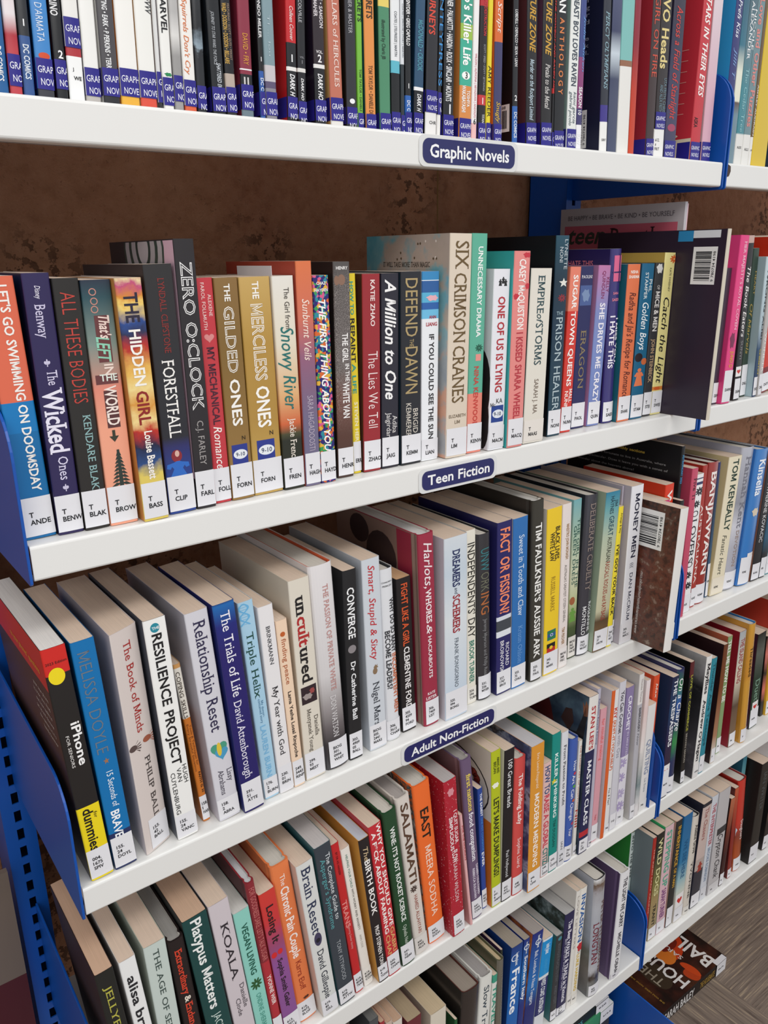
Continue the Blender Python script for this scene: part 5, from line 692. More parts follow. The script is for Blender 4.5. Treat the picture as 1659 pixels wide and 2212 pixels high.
(4,.5267,.0024,.0167,.2559,.2,-2.36,0,'p','b6c022','art_dump',None,(('7','641.','8','AMAN'),.0347,'e4e3e6',0),(("LET'S MAKE DUMPLINGS!",.1814,.0518,'26281a',.55,.5,'b',1),('AMANO AND',.2448,.2197,'3a4010',.25,.7,'b',1),('BECAN',.2395,.2215,'3a4010',.25,.35,'b',1)),(('blob',-.0013,.2022,.0064,.0047,'f0f0e0'),),None,None,None,'lime green cookbook with black hand capitals DUMPLINGS'),
(4,.5443,.0017,.0185,.2487,.18,-.91,0,'p','201d20','d8d2c8',None,(('641.','815','HOLL'),.0346,'e4e3e6',0),(('100 Great Breads',.2312,.1561,'f0f0f0',.42,.55,'',1),('Paul Hollywood',.0849,.0403,'d8d8d8',.3,.5,'',1)),(),None,None,None,'black slim cookbook reading 100 Great Breads'),
(4,.5644,0,.0206,.2268,.15,-1.14,0,'h','cf4d48','1f3a3c',None,(('648','LIAR'),.032,'e4e3e6',0),(('The Folding Lady',.2013,.1196,'f8e8e2',.36,.5,'b',1),('Sophie Liard',.0965,.0464,'f4dcd8',.3,.5,'',1)),(),None,None,None,'coral red hardcover reading The Folding Lady'),
(4,.5859,-.0089,.0248,.2428,.2,-1.19,0,'p','db9534','art_mend',None,(('646.','4','LEWI'),.0346,'e4e3e6',0),(('Erin Lewis-Fitzgerald',.2295,.1734,'f4e0c0',.2,.5,'',1),('MODERN MENDING',.1645,.0413,'f8f0e4',.36,.5,'b',1)),(),None,'c9c6c8',None,'mustard paperback with white capitals MODERN MENDING'),
(4,.6222,0,.0162,.1961,.14,-1.69,0,'p','e0bcb6',None,None,(('649.','1','DAVI'),.0206,'e4e3e6',0),(('HOW TO',.1905,.1442,'2f4a7a',.6,.5,'b',1),('RAISE A GLOBAL',.1424,.0518,'cc3a50',.6,.5,'b',1),('CITIZEN',.0499,.0088,'2a7a74',.6,.5,'b',1)),(),None,None,None,'pale pink paperback with navy and red capitals A GLOBAL CITIZEN'),
(4,.6393,0,.0172,.237,.155,-1.75,0,'p','128a80','0f857c',None,(('650.','1','DUGG'),.0308,'e4e3e6',0),(('KILLER THINKING',.2039,.0958,'e8f4f0',.36,.5,'b',1),('TIM DUGGAN',.091,.0436,'0c4a46',.3,.5,'',1)),(('star',-.0033,.1583,.007,.0056,'e0d040'),),None,None,None,'teal paperback reading KILLER THINKING'),
(4,.6592,0,.0138,.2323,.155,-1.87,0,'p','dbdbdf','cfcdd4',None,(('658.','11','IAN'),.0271,'dcdce0',0),(('From Passion to Profit',.2105,.1079,'2f2c34',.36,.5,'s',1),('IAN',.043,.0291,'6a6a70',.3,.5,'',1)),(),None,None,None,'white paperback with black serif From Passion to Profit'),
(4,.6739,0,.0173,.2122,.15,-.33,0,'j','3d5dac',None,None,(('701.','15','NAI'),.0282,'e4e3e6',0),(('How',.1742,.1577,'f0f2f8',.35,.6,'',1),('Art',.1503,.1355,'f0f2f8',.35,.55,'',1),('Can',.1261,.1111,'f0f2f8',.35,.5,'',1),('Change',.1026,.073,'f0f2f8',.35,.5,'',1),('Your',.0594,.0439,'f0f2f8',.35,.5,'',1)),(('circle',.0031,.1526,.003,.0023,'d03a50'),('circle',.003,.1304,.003,.0023,'5ab040'),('circle',.0034,.1057,.003,.0024,'d0603a'),('circle',.0042,.0651,.003,.0024,'c83a5a')),None,None,'2f4a94','blue jacketed hardcover with coloured dots between white words'),
(4,.6947,.0023,.0074,.2008,.15,-.38,0,'p','e0dcd4',None,None,(('','NORM'),.0175,'e4e3e6',0),(('THE DANISH ART OF WHITTLING',.193,.0842,'b0604a',.35,.5,'',1),('NIIII',.0823,.0511,'b03a2c',.6,.4,'b',1)),(),None,None,None,'white slim book with reddish capitals WHITTLING'),
(4,.703,-.0022,.0199,.2698,.21,.35,0,'p','23264e','art_paint',('c',(1,'e4e0da'),(.661,'23264e'),(.147,'b82c34'),(.111,'23264e')),(('741.','51','LEE'),.0259,'e4e3e6',0),(("STAN LEE'S",.253,.1811,'b82c34',.42,.5,'b',1),('MASTER CLASS',.1627,.0505,'f0f0f4',.42,.5,'b',1)),(),None,None,None,'art book white above navy, reading MASTER CLASS, monster painting on side'),
(4,.7275,0,.007,.2749,.2,-.48,0,'p','b6b3c2',None,None,(('746',),.012,'e4e3e6',0),(('Refashion Recycle Revamp',.2585,.1821,'5a5a78',.45,.5,'',1),),(),None,None,None,'slim lavender-grey craft book right of the MASTER CLASS one'),
(4,.7388,.0041,.0143,.2339,.18,.45,0,'p','d79ca6',None,None,(('746',),.0313,'e4e3e6',0),(('for mindful making',.2167,.146,'e4605c',.4,.5,'',1),('Veits',.0492,.0393,'c84a50',.3,.5,'',1)),(),None,None,None,'pink craft magazine with coral lettering'),
(4,.758,0,.0076,.2597,.21,.25,0,'p','dcd8d8','d0cbd0',('c',(1,'d8622c')),None,(),(),None,None,None,'white knitting book with orange spine edge and red KIY'),
(4,.7709,.0043,.0111,.2548,.19,-.21,0,'p','e4e2e0',None,None,(('746',),.016,'e4e3e6',0),(('KIY',.2242,.2055,'c83a2c',.6,.5,'b',1),('{KNIT-IT-YOURSELF}',.2035,.1152,'d0602c',.5,.5,'b',1),('Fox & Pearl',.0834,.0522,'5a5a5a',.4,.5,'i',1)),(),None,None,None,'white book with red KNIT-IT-YOURSELF'),
(4,.7832,.0038,.0148,.264,.21,-.31,0,'p','cfcdd4',None,None,(('7.43',),.03,'e4e3e6',0),(('You Can Crochet',.2481,.1752,'4a4650',.5,.5,'b',1),('with Oss',.1731,.1323,'9a98a4',.5,.5,'',1)),(),None,None,None,'pale grey craft book reading You Can Crochet'),
(4,.8023,.0061,.0184,.246,.2,.1,0,'p','8677a0',None,('c',(1,'8a7ba4'),(.504,'dcd8e0')),(('746',),.0231,'e4e3e6',0),(('CROCHET',.2307,.1695,'f0ecf4',.42,.5,'b',1),('IN MINUTES',.1673,.1262,'d8d0e4',.25,.6,'',1)),(('leaves',-.0061,.1134,.0127,.0093,'a89ac0'),('leaves',-.0075,.0875,.0128,.0094,'a89ac0'),('leaves',-.0054,.0575,.0129,.0096,'b0a4c4'),('leaves',-.0041,.0342,.013,.0097,'a89ac0')),None,None,None,'purple and white craft book reading CROCHET with floral pattern'),
(4,.8298,.0004,.0114,.2641,.22,-1.21,0,'p','dcd8d4','c4c0bc',('c',(1,'e0dcd8'),(.797,'b4b2b8')),(('746',),.0268,'e4e3e6',0),(('Thumbs Thrums',.2557,.2158,'9a8a8a',.35,.5,'',1),('EMBROIDERY',.2052,.1621,'4a484e',.42,.5,'b',1),('Now',.1599,.1379,'6a6870',.4,.5,'i',1)),(),None,None,None,'tall craft book, white top and grey lower spine, EMBROIDERY'),
(4,.8437,.0011,.0098,.2462,.2,.29,0,'p','e4d6d4',None,('n~',(1,'e8dcdc'),(.779,'e0c8c4'),(.514,'e4dcd8'),(.24,'7a8a8c'),(.053,'e4e0e0')),None,(),(),None,None,None,'slim pale floral craft book left of the QUILTING one'),
(4,.8581,.004,.02,.195,.16,.52,0,'p','dfdcda',None,None,(('746',),.0185,'e0dedc',0),(('QUILTING',.1323,.0682,'8a94ac',.5,.5,'b',1),('Lia Evans',.0602,.0348,'8a94a0',.25,.5,'',1)),(),None,None,None,'white paperback reading QUILTING in grey-blue'),
(4,.8835,.014,.0145,.235,.19,0,0,'p','d8502c',None,None,None,(('Max',.2209,.1938,'f0d8c8',.4,.5,'i',1),),(),None,None,None,'orange-red slim book behind the QUILTING one'),
(4,.9141,.0014,.0172,.2268,.155,.38,0,'p','243a5c','1c3050',('~',(1,'1f2648'),(.721,'1f3f64'),(.522,'2a2448'),(.238,'2f2034')),(('','MOR'),.0539,'e4e3e6',0),(('THE TRESPASSERS',.2217,.0979,'eceef0',.5,.5,'b',1),),(('rect',-.0012,.0497,.0109,.0139,'ece8e6'),('heart',-.0012,.0497,.0072,.0071,'c8302c')),None,None,None,'navy to teal jacketed book reading THE TRESPASSERS'),
(4,.9352,.0032,.0175,.2329,.15,-.43,0,'j','22406a','262c62',('n~',(1,'262c62'),(.863,'2a7a4a'),(.748,'2a5aa4'),(.572,'1f3a5c'),(.422,'2f8a4a'),(.271,'22305c')),(('','N'),.032,'e4e3e6',0),(('On a Charge',.2165,.1193,'eef0f0',.6,.5,'i',1),),(),None,None,'262c62','marbled blue-green jacketed hardcover with white script'),
(4,.9753,.0053,.0108,.2344,.14,-1.6,0,'p','1f1d1c','171615',('c',(1,'5a1f24'),(.877,'1f1d1c')),(('','O'),.0243,'e4e3e6',0),(('LOVE, OF COMMERCE',.21,.1038,'a8a83a',.5,.5,'b',1),('BROWN MASON',.0991,.0414,'b0a89c',.4,.5,'s',1)),(),None,None,None,'black paperback with yellow-green capitals and dull red top'),
(4,1.0039,0,.0157,.234,.14,.6,0,'p','e6e4e0','art_port',None,(('','OHA'),.0281,'e4e2e0',0),(('Mayflies',.2215,.1638,'26242a',.55,.5,'bs',1),("Andrew O'Hagan",.1535,.033,'26242a',.5,.5,'bs',1)),(),None,None,None,'white paperback with black serif Mayflies, photo portrait on side'),
(4,1.0241,.0021,.0146,.2228,.13,.94,0,'p','2a8698',None,None,(('','O'),.0357,'e4e3e6',0),(('Thunder Ache Telescope',.2137,.055,'1a5a68',.5,.5,'b',1),),(),None,None,None,'slim teal paperback right of the white serif one'),
(4,1.0674,.0063,.0126,.2342,.15,.11,0,'p','5a3220','2a1214',('~',(1,'6a3a20'),(.649,'7a4424'),(.237,'a87a5c'),(.131,'c8b8a8')),(('','P'),.0307,'e4e3e6',0),(),(),None,None,None,'dark brown book with copper-striped spine'),
(4,1.1012,.0167,.0132,.2363,.14,-.99,0,'p','86a06e','c8684a',('c',(1,'86a06e')),(('','PA'),.0335,'e4e3e6',0),(('TELL ME HOW TO BE',.2285,.1069,'f0ece4',.7,.4,'b',1),),(),None,None,None,'green and orange paperback with white stencil TELL ME HOW TO BE'),
(4,1.1381,.0139,.02,.2363,.14,-2.04,0,'p','b4aca8','8c1c2c',('~',(1,'aab0b4'),(.611,'d8ceb8'),(.363,'5a4a3c'),(.319,'6a5444'),(.131,'7a6450')),(('','Pat'),.0292,'e4e3e6',0),(('THE ISLAND CALLING',.2214,.1325,'a04848',.6,.5,'b',1),),(),None,None,None,'crimson-sided paperback with pale grey spine and red capitals'),
(4,1.1681,.0069,.0185,.2481,.16,-4.32,0,'j','d09636','c89034',('n~',(1,'d29a3a'),(.561,'c88a30'),(.519,'d09838')),(('','P'),.0302,'e4e3e6',0),(('Threaded',.201,.1401,'3a2a14',.42,.5,'s',1),),(),None,None,'2a7ac0','mustard jacketed hardcover with blue foot and black serif lettering'),
(4,1.2239,.0228,.0276,.2028,.14,-3.17,0,'p','2a3a30','3a1a34',('n~',(1,'1c1f1c'),(.803,'5a5f58'),(.541,'24382c'),(.226,'28402f')),(('','PARR'),.0421,'e4e3e6',0),(('Duet',.106,.0587,'7fa08a',.55,.5,'s',1),),(('rect',-.0004,.046,.0095,.011,'ece8e6'),('heart',-.0004,.046,.0063,.0056,'c8302c')),None,None,None,'dark floral paperback with pale green script and heart sticker'),
(4,1.2836,.0337,.011,.1782,.14,-4.81,0,'p','d87a5c','171614',('n',(1,'2a2a24'),(.784,'d87a6c'),(.546,'2a2c26'),(.335,'d8786a'),(.175,'2c2a28')),None,(),(),None,None,None,'slim black paperback with coral pink shapes'),
(4,1.2955,.0299,.0185,.1782,.14,-4.61,0,'p','dfae34',None,None,(('','PE'),.0323,'e4e3e6',0),(),(),None,None,None,'yellow paperback at the right edge, label at its foot'),
(4,1.315,.03,.0253,.239,.16,-4.69,0,'p','c83a2c','c4402f',('c',(1,'c8402f'),(.894,'24382a'),(.811,'c8402f')),None,(),(),None,None,None,'tall red and dark green paperback rising at the right edge'),
(5,.2694,.01,.0195,.2984,.1969,0,0,'p','4a4038',None,None,None,(),(),None,None,None,'dark brown book, mostly hidden below the shelf, left of the grey one'),
(5,.3193,.01,.0142,.2578,.1702,0,0,'p','4a4d50',None,None,None,(),(),None,'70706e',None,'grey book with dark grey page tops at the bottom edge of the picture'),
(5,.3358,.01,.0076,.2445,.14,0,0,'p','a03038',None,None,None,(),(),None,'caa88e',None,'dark red paperback, first of three thin pinkish page tops at the bottom'),
(5,.3457,.01,.0101,.2371,.14,0,0,'p','c9b4a4',None,None,None,(),(),None,'caa88e',None,'paperback, second of three thin pinkish page tops at the bottom'),
(5,.3574,.01,.0151,.2291,.14,0,0,'p','d8d0c4',None,None,None,(),(),None,'caa88e',None,'paperback, third of three thin pinkish page tops at the bottom'),
(5,.3813,.01,.024,.2124,.16,0,0,'p','6a2a30',None,None,None,(),(),None,'b09c80',None,'maroon paperback with coarse grey page tops at the bottom edge'),
(5,.4223,.01,.0281,.1954,.17,0,0,'p','d9d0bf','d0c4b0',None,None,(),(),None,'cdb898',None,'thick cream book with wide cream page top, lowest shelf in view'),
(5,.4676,.01,.0051,.1544,.14,0,0,'p','1f5a30','1c4a2a',None,None,(),(),None,None,None,'dark green book tucked left of the dark brown hardcover'),
(5,.4736,.01,.0336,.1906,.19,2.86,0,'j','2f2826','2a2422',None,None,(),(),None,'a09488','5a2a24','dark brown jacketed hardcover with red-brown boards'),
(5,.5093,.01,.0239,.1949,.19,2.45,0,'h','deddd6','d4d2cc',None,None,(('Slow Trains',.1768,.077,'33424e',.42,.5,'s',1),),(),None,'a9a4a2',None,'white hardcover with grey-blue serif Slow Trains'),
(5,.536,.01,.0092,.1858,.155,1.81,0,'p','d9dad2',None,('c',(1,'3f9a80'),(.922,'dcdcd4')),None,(('TRAVELS',.166,.0823,'3a9a80',.75,.5,'b',1),),(),None,None,None,'white paperback with green chequered lettering'),
(5,.553,.01,.0126,.2067,.165,-.39,0,'j','6c675c','4a4a34',None,None,(('THE GREAT JOURNEYS',.1839,.0865,'8a8478',.2,.6,'s',1),),(),None,'cdb894','5a5a40','olive-grey cloth hardcover with rounded spine'),
(5,.5665,.02,.0046,.21,.1355,0,0,'p','35382e','3a2440',None,None,(),(),None,None,None,'dark guidebook edge with tiny yellow mark behind the blue one'),
(5,.572,.01,.0242,.2123,.13,2.07,0,'p','1560ac','1a3a78',('~',(1,'1f3a7c'),(.899,'1a4f96'),(.764,'1766b4'),(.317,'1562b0')),None,(('France',.169,.0841,'f6f8fa',.62,.48,'b',1),('lonely planet',.199,.1757,'e8eef4',.25,.5,'b',1)),(('ring',-.0049,.1911,.0068,.006,'e8eef4'),),None,'a59a8c',None,'blue travel guide with large white France'),
(5,.5971,.01,.0124,.2116,.13,2.4,0,'p','1c3f84','22307a',('~',(1,'23337c'),(.897,'1c4a90'),(.658,'2272b8'),(.412,'22307a')),None,(('Southern Italy',.1806,.0959,'eef2f6',.5,.5,'b',1),('lonely planet',.2065,.1848,'e8eef4',.25,.5,'b',1)),(('ring',0,.1965,.0058,.005,'e8eef4'),),None,'a59a8c',None,'blue travel guide with white Southern Italy'),
(5,.6104,.01,.0236,.2094,.13,4.02,0,'p','232e78','art_bali',('~',(1,'232c78'),(.844,'1f4a94'),(.52,'2070b8'),(.338,'232c70'),(.238,'232c70')),None,(('Bali, Lombok & Nusa Tenggara',.175,.0726,'e8ecf4',.3,.5,'',1),('lonely planet',.2032,.18,'e8eef4',.22,.6,'b',1)),(('ring',.0016,.1908,.0065,.0054,'e8eef4'),),None,'a9a09a',None,'dark blue travel guide with small white Bali Lombok lettering'),
(5,.6366,.01,.0224,.1838,.13,4.01,0,'p','dcdfe2','c4ccd2',('c',(1,'dcdfe2'),(.977,'1a8fd0'),(.611,'dcdfe2'),(.582,'2a2f66'),(.195,'dcdfe2')),None,(('lonely planet',.1728,.1542,'e8f4fa',.4,.55,'b',1),('ADVENTURES',.144,.1131,'4fb0e0',.25,.5,'',1),('WEST COAST AUSTRALIA',.107,.0394,'f0f2f6',.42,.5,'b',1)),(),None,None,None,'white travel guide with cyan block above navy WEST COAST block'),
(5,.6759,.01,.0142,.1727,.15,1.63,0,'p','38393b','2f6a6e',None,(('919',),.0207,'e4e3e6',0),(('BOUTIQUE PLACES TO STAY',.1562,.0795,'6a6c70',.4,.5,'',1),('AND VISIT',.0722,.0337,'6a6c70',.4,.5,'',1)),(('circle',.0006,.1654,.0045,.0037,'4a8a94'),),None,'b4b0ac',None,'charcoal guide with teal side and small grey lettering'),
(5,.691,.01,.0224,.2032,.17,2.2,0,'p','29264e','art_bush',None,(('919.','4','BEST'),.0171,'e4e3e6',0),(('The Best WALKS & TRAILS in Victoria',.1876,.0245,'eceaf2',.36,.6,'bs',1),('BEST EVER DAY WALKS AND CAMPS',.1545,.0522,'c4c2d4',.2,.3,'',1)),(),None,'b4b2b0',None,'dark indigo walking guide with white title about walks & trails'),
(5,.7155,.01,.0101,.2358,.14,1.81,0,'p','e2ded6','d9d4cc',None,(('920',),.027,'e2ded8',0),(('LOVE LETTERS',.2255,.1212,'a8a098',.4,.5,'',1),),(),None,None,None,'white paperback with faint LOVE lettering left of INVASION'),
(5,.7265,.01,.0148,.2349,.15,1.76,0,'p','e8e4da','d4c8b4',None,(('947',),.02,'e4e0d8',0),(('INVASION',.222,.1279,'1f5aa0',.6,.5,'b',1),('LUKE HARDING',.103,.0277,'d8b42c',.42,.5,'b',1)),(('blob',.0032,.1167,.008,.0098,'c02c34'),('ring',.001,.1071,.0033,.0027,'4a3a3a')),None,None,None,'white paperback with blue INVASION and red splash'),
(5,.7613,0,.0268,.2447,.165,-1.2,0,'j','9a9ca4','art_mist',('n~',(1,'dcdcdc'),(.946,'6a5444'),(.873,'a8a6aa'),(.755,'b4b6bc'),(.391,'9aa0ac'),(.234,'b8b8bc'),(.163,'3a302a'),(.075,'8a8c8a')),(('959','FITZ'),.0243,'e4e3e6',0),(('PETER FITZSIMONS',.1957,.0477,'6a4a48',.28,.8,'s',1),('THE BATTLE OF',.1444,.088,'6a4a48',.14,.52,'',1),('LONGTAN',.1555,.0699,'7a2030',.42,.3,'s',1)),(),None,None,'1a1a1c','misty grey jacketed hardcover with dark red LONGTAN'),
(5,.818,0,.0241,.22,.155,1.45,0,'h','e4e3e4','5d4a6c',None,(('973',),.012,'dcdade',0),(('THE LIGHT WE CARRY',.2093,.1079,'2f2c34',.38,.5,'b',1),('MICHELLE OBAMA',.0967,.0011,'3f3c44',.34,.5,'b',1)),(),None,None,None,'white hardcover with purple side reading THE LIGHT WE CARRY'),
(5,.9165,.05,.0095,.2241,.16,0,0,'p','cfdcd8','3a9a44',None,None,(('INTO THE REEF',.2168,.1256,'26343a',.5,.5,'b',1),),(),None,None,None,'pale slim book reading INTO THE REEF behind the blue bracket'),
(5,.9274,.0129,.0095,.2318,.15,-.18,0,'p','a62a24','7d8a8c',('c',(1,'a82c24'),(.139,'e4e2dc')),None,(('THE KIND LADY KILLING',.2085,.0686,'d8a08c',.3,.5,'b',1),),(),None,None,None,'grey-sided paperback with red spine just right of the bracket'),
(5,.9392,.0124,.022,.2335,.14,-.58,0,'p','3f3c30','22211f',('~',(1,'22211e'),(.8,'2f2f2a'),(.54,'7a7440'),(.381,'a08a5c'),(.164,'a08c66')),(('','TR'),.0281,'e4e3e6',0),(('WILD DOGS',.222,.0988,'d8d49c',.5,.5,'b',1),('TRANT',.0789,.0307,'2a2a20',.35,.5,'b',1)),(),None,None,None,'black to olive paperback with pale yellow WILD DOGS'),
(5,.9629,.0119,.0249,.2387,.14,-.83,0,'p','d8b4ba','2aa866',None,(('','TU'),.0286,'e4e3e6',0),(('STEPPING UP',.227,.1047,'4aa888',.55,.5,'b',1),('SARAH TURNER',.0997,.0338,'7a3a7a',.5,.5,'b',1)),(),None,None,None,'pink paperback with green edge and green capitals'),
(5,.9913,.0114,.0186,.2356,.14,-.11,0,'p','2a2a2a','d09a90',None,(('','V'),.0447,'e4e3e6',0),(('INHERITANCE',.2221,.1349,'d0a038',.5,.6,'b',1),('OF A MAN',.1299,.0877,'d0a038',.4,.6,'b',1)),(),None,None,None,'black paperback with amber capitals right of the pink and green one'),
(5,1.0122,.0091,.0267,.2378,.14,-.32,0,'p','23699c',None,('~',(1,'1f6296'),(.57,'2a74a0'),(.413,'8fb4bc'),(.285,'c9d0c4'),(.144,'c8c0b4')),(('','WA'),.0318,'e4e3e6',0),(('WE SEE HERE',.1822,.0981,'1a5480',.4,.5,'',1),),(('rect',-.0007,.0477,.0116,.0156,'ece8e6'),('heart',-.0007,.0477,.0077,.0079,'c8302c')),None,None,None,'blue to pale sand beach-toned paperback with red heart'),
(5,1.0428,.0084,.0203,.222,.13,-.56,0,'j','d8d0c4',None,None,(('','WH'),.019,'dcd8d0',0),(('Adeline Grove',.2025,.1393,'33302f',.45,.6,'s',1),('YVONNE',.1218,.0373,'4a4644',.3,.5,'s',1)),(),None,None,'1a1a20','off-white hardcover with black serif lettering, dark edged top'),
(5,1.0665,.0097,.0278,.2332,.15,1.39,0,'p','2c2c34','1f2030',('c',(1,'2c2c34'),(.966,'c8b4ac'),(.47,'b4a49c'),(.362,'33333c')),(('','W'),.0308,'e4e3e6',0),(('The Chasers',.2216,.152,'a05a54',.4,.5,'s',1),),(('figure',.0006,.0918,.0165,.0113,'a0382c'),),None,None,None,'black paperback with pinkish framed panel and red figure'),
(5,1.0989,.0106,.0204,.2359,.15,.71,0,'p','cdd0d6',None,None,(('','W'),.0298,'d4d4d8',0),(('THE INTERPRETER',.2176,.125,'b04854',.5,.5,'b',1),('BROOKE ROBINSON',.1199,.0428,'8090a8',.4,.5,'b',1)),(),None,None,None,'pale grey-white paperback with red INTERPRETER'),
(5,1.1235,.0088,.037,.237,.15,-.06,0,'p','bcb8b8','b0acae',None,(('','WI'),.0234,'cfcccc',0),(('Crypton Chank',.1355,.034,'2f2c30',.45,.55,'i',1),),(('rect',.0036,.1442,.0159,.0076,'3a3a3c'),),None,None,None,'grey paperback with dark block and handwritten black script'),
(5,1.1632,.0089,.0138,.2011,.13,1.64,0,'p','4a2622','2a1614',('~',(1,'b86a4a'),(.609,'6a2f24'),(.352,'3a1c1c')),(('','W'),.029,'e4e3e6',0),(),(),None,None,None,'thin dark red-brown paperback right of the grey script one'),
(5,1.1955,.0105,.0122,.2179,.13,-3.45,0,'p','8a2c22','5a1f1c',('~',(1,'c05a3a'),(.518,'8a2a22'),(.13,'8a2c24')),(('','W'),.0225,'e4e3e6',0),(),(),None,None,None,'slim brick red paperback left of the red hardcover'),
(5,1.2221,.0122,.0264,.2257,.15,-6.19,0,'j','c83226','b02c24',('~',(1,'cc3428'),(.536,'c8382a'),(.396,'8a3a2a'),(.287,'a84a24'),(.095,'b85424')),(('','WIN'),.0332,'e4e3e6',0),(('Daughters',.1251,.0762,'f0e4e0',.4,.7,'i',1),),(('blob',-.0224,.106,.0138,.018,'c4d4e0'),),None,None,'8a2020','red jacketed hardcover turning orange-brown below with icy shape'),
(5,1.2505,.035,.0135,.2563,.15,-1,0,'p','5f9aa4','2a6a80',('~',(1,'2f6f86'),(.813,'6aa4ac'),(.5,'9ac0c4'),(.232,'a4b8b8')),None,(('LESSONS',.1786,.0974,'b4d4d8',.4,.5,'b',1),),(),None,None,None,'teal to pale blue paperback right of the red hardcover'),
(5,1.2654,.0061,.0314,.2373,.16,.22,0,'p','2a2724','1f1c1a',None,(('','WO'),.0427,'e4e3e6',0),(('IAN WRITER',.2143,.1264,'5a5c5c',.4,.5,'t',1),),(),None,None,None,'thick black paperback second from the right edge, white label at foot'),
(5,1.325,.0105,.0197,.1881,.16,3.7,0,'p','33302c','1c1a1a',('~',(1,'c89a80'),(.352,'2a2624')),(('','WY'),.0342,'e4e3e6',0),(),(),None,None,None,'black book with tan picture at the far right edge')]

# ---------------------------------------------------------------- the setting
def mat_earth():
    m, nt, b = base('rammed_earth', .9, .15)
    tc = N(nt, 'ShaderNodeTexCoord')
    n1 = noise(nt, tc, 3.5, 5); n2 = noise(nt, tc, 45, 6, .7); n3 = noise(nt, tc, 160, 3)
    r1 = ramp(nt, n1.outputs[0], [(.3, '8e5e45'), (.5, 'a07052'), (.7, 'aa7e5e')])
    r2 = ramp(nt, n2.outputs[0], [(.3, '7e5038'), (.5, 'a37256'), (.72, 'b08266')])
    mx = N(nt, 'ShaderNodeMix', data_type='RGBA'); mx.inputs[0].default_value = .45
    nt.links.new(r1.outputs[0], mx.inputs[6]); nt.links.new(r2.outputs[0], mx.inputs[7])
    # crumbled seams: clusters of dark pits
    g1 = noise(nt, tc, 5.2, 3, .55); pm = ramp(nt, g1.outputs[0], [(0, '000000'), (.47, '000000'), (.58, 'ffffff')])
    g2 = noise(nt, tc, 75, 4, .65); pk = ramp(nt, g2.outputs[0], [(0, '000000'), (.535, '000000'), (.57, 'dddddd')])
    g3 = noise(nt, tc, 210, 2, .5); ps = ramp(nt, g3.outputs[0], [(0, '000000'), (.68, '000000'), (.73, '777777')])
    mu = N(nt, 'ShaderNodeMath', operation='MULTIPLY'); nt.links.new(pm.outputs[0], mu.inputs[0]); nt.links.new(pk.outputs[0], mu.inputs[1])
    ma = N(nt, 'ShaderNodeMath', operation='MAXIMUM'); nt.links.new(mu.outputs[0], ma.inputs[0]); nt.links.new(ps.outputs[0], ma.inputs[1])
    m2 = N(nt, 'ShaderNodeMix', data_type='RGBA'); nt.links.new(ma.outputs[0], m2.inputs[0]); nt.links.new(mx.outputs[2], m2.inputs[6]); m2.inputs[7].default_value = lin('38241a')
    nt.links.new(m2.outputs[2], b.inputs['Base Color'])
    h = N(nt, 'ShaderNodeMath', operation='SUBTRACT'); nt.links.new(n2.outputs[0], h.inputs[0]); nt.links.new(ma.outputs[0], h.inputs[1])
    bp = N(nt, 'ShaderNodeBump'); bp.inputs['Strength'].default_value = .6; bp.inputs['Distance'].default_value = .006
    nt.links.new(h.outputs[0], bp.inputs['Height']); nt.links.new(bp.outputs[0], b.inputs['Normal'])
    return m
def mat_carpet():
    m, nt, b = base('striped_carpet_tile', .95, .1)
    tc = N(nt, 'ShaderNodeTexCoord'); sx = N(nt, 'ShaderNodeSeparateXYZ'); nt.links.new(tc.outputs['Object'], sx.inputs[0])
    def math_(op, a, bb=None):
        q = N(nt, 'ShaderNodeMath', operation=op)
        for i, v in enumerate((a, bb)):
            if v is None: continue
            if isinstance(v, (int, float)): q.inputs[i].default_value = v
            else: nt.links.new(v, q.inputs[i])
        return q.outputs[0]
    ix = math_('FLOOR', math_('DIVIDE', math_('SUBTRACT', sx.outputs[0], 1.33), .5)); iy = math_('FLOOR', math_('DIVIDE', math_('ADD', sx.outputs[1], .25), .5))
    ck = math_('ABSOLUTE', math_('MODULO', math_('ADD', ix, iy), 2))
    def stripes(ax):
        mp = N(nt, 'ShaderNodeMapping'); mp.inputs['Scale'].default_value = (9, 230, 1) if ax == 'x' else (230, 9, 1)
        nt.links.new(tc.outputs['Object'], mp.inputs[0]); n = N(nt, 'ShaderNodeTexNoise'); n.inputs['Scale'].default_value = 1; n.inputs['Detail'].default_value = 4; n.inputs['Roughness'].default_value = .65
        nt.links.new(mp.outputs[0], n.inputs['Vector']); return n.outputs[0]
    mf = N(nt, 'ShaderNodeMix', data_type='FLOAT'); nt.links.new(ck, mf.inputs[0]); nt.links.new(stripes('x'), mf.inputs[2]); nt.links.new(stripes('y'), mf.inputs[3])
    r = ramp(nt, mf.outputs[0], [(.3, '5e5149'), (.46, '7d6f64'), (.56, '85766a'), (.66, 'ab9880')])
    nt.links.new(r.outputs[0], b.inputs['Base Color'])
    bp = N(nt, 'ShaderNodeBump'); bp.inputs['Strength'].default_value = .5; bp.inputs['Distance'].default_value = .003
    nt.links.new(mf.outputs[0], bp.inputs['Height']); nt.links.new(bp.outputs[0], b.inputs['Normal'])
    return m
WHITE = mat('e6e5e1', .32, .45); BLUE = mat('0d4fa6', .34, .45)
q = MB(); q.box(-3, 4.5, .336, .5, ZF, 1.62, mat_earth()); struct(q.build('wall_back'))
q = MB(); q.box(.7025, .7042, .3352, .3362, ZF, 1.62, mat('8a6a3c', .8)); struct(q.build('trim_1'))
q = MB(); q.box(-3, 4.5, -3.5, .336, ZF - .1, ZF, mat_carpet()); struct(q.build('floor'))

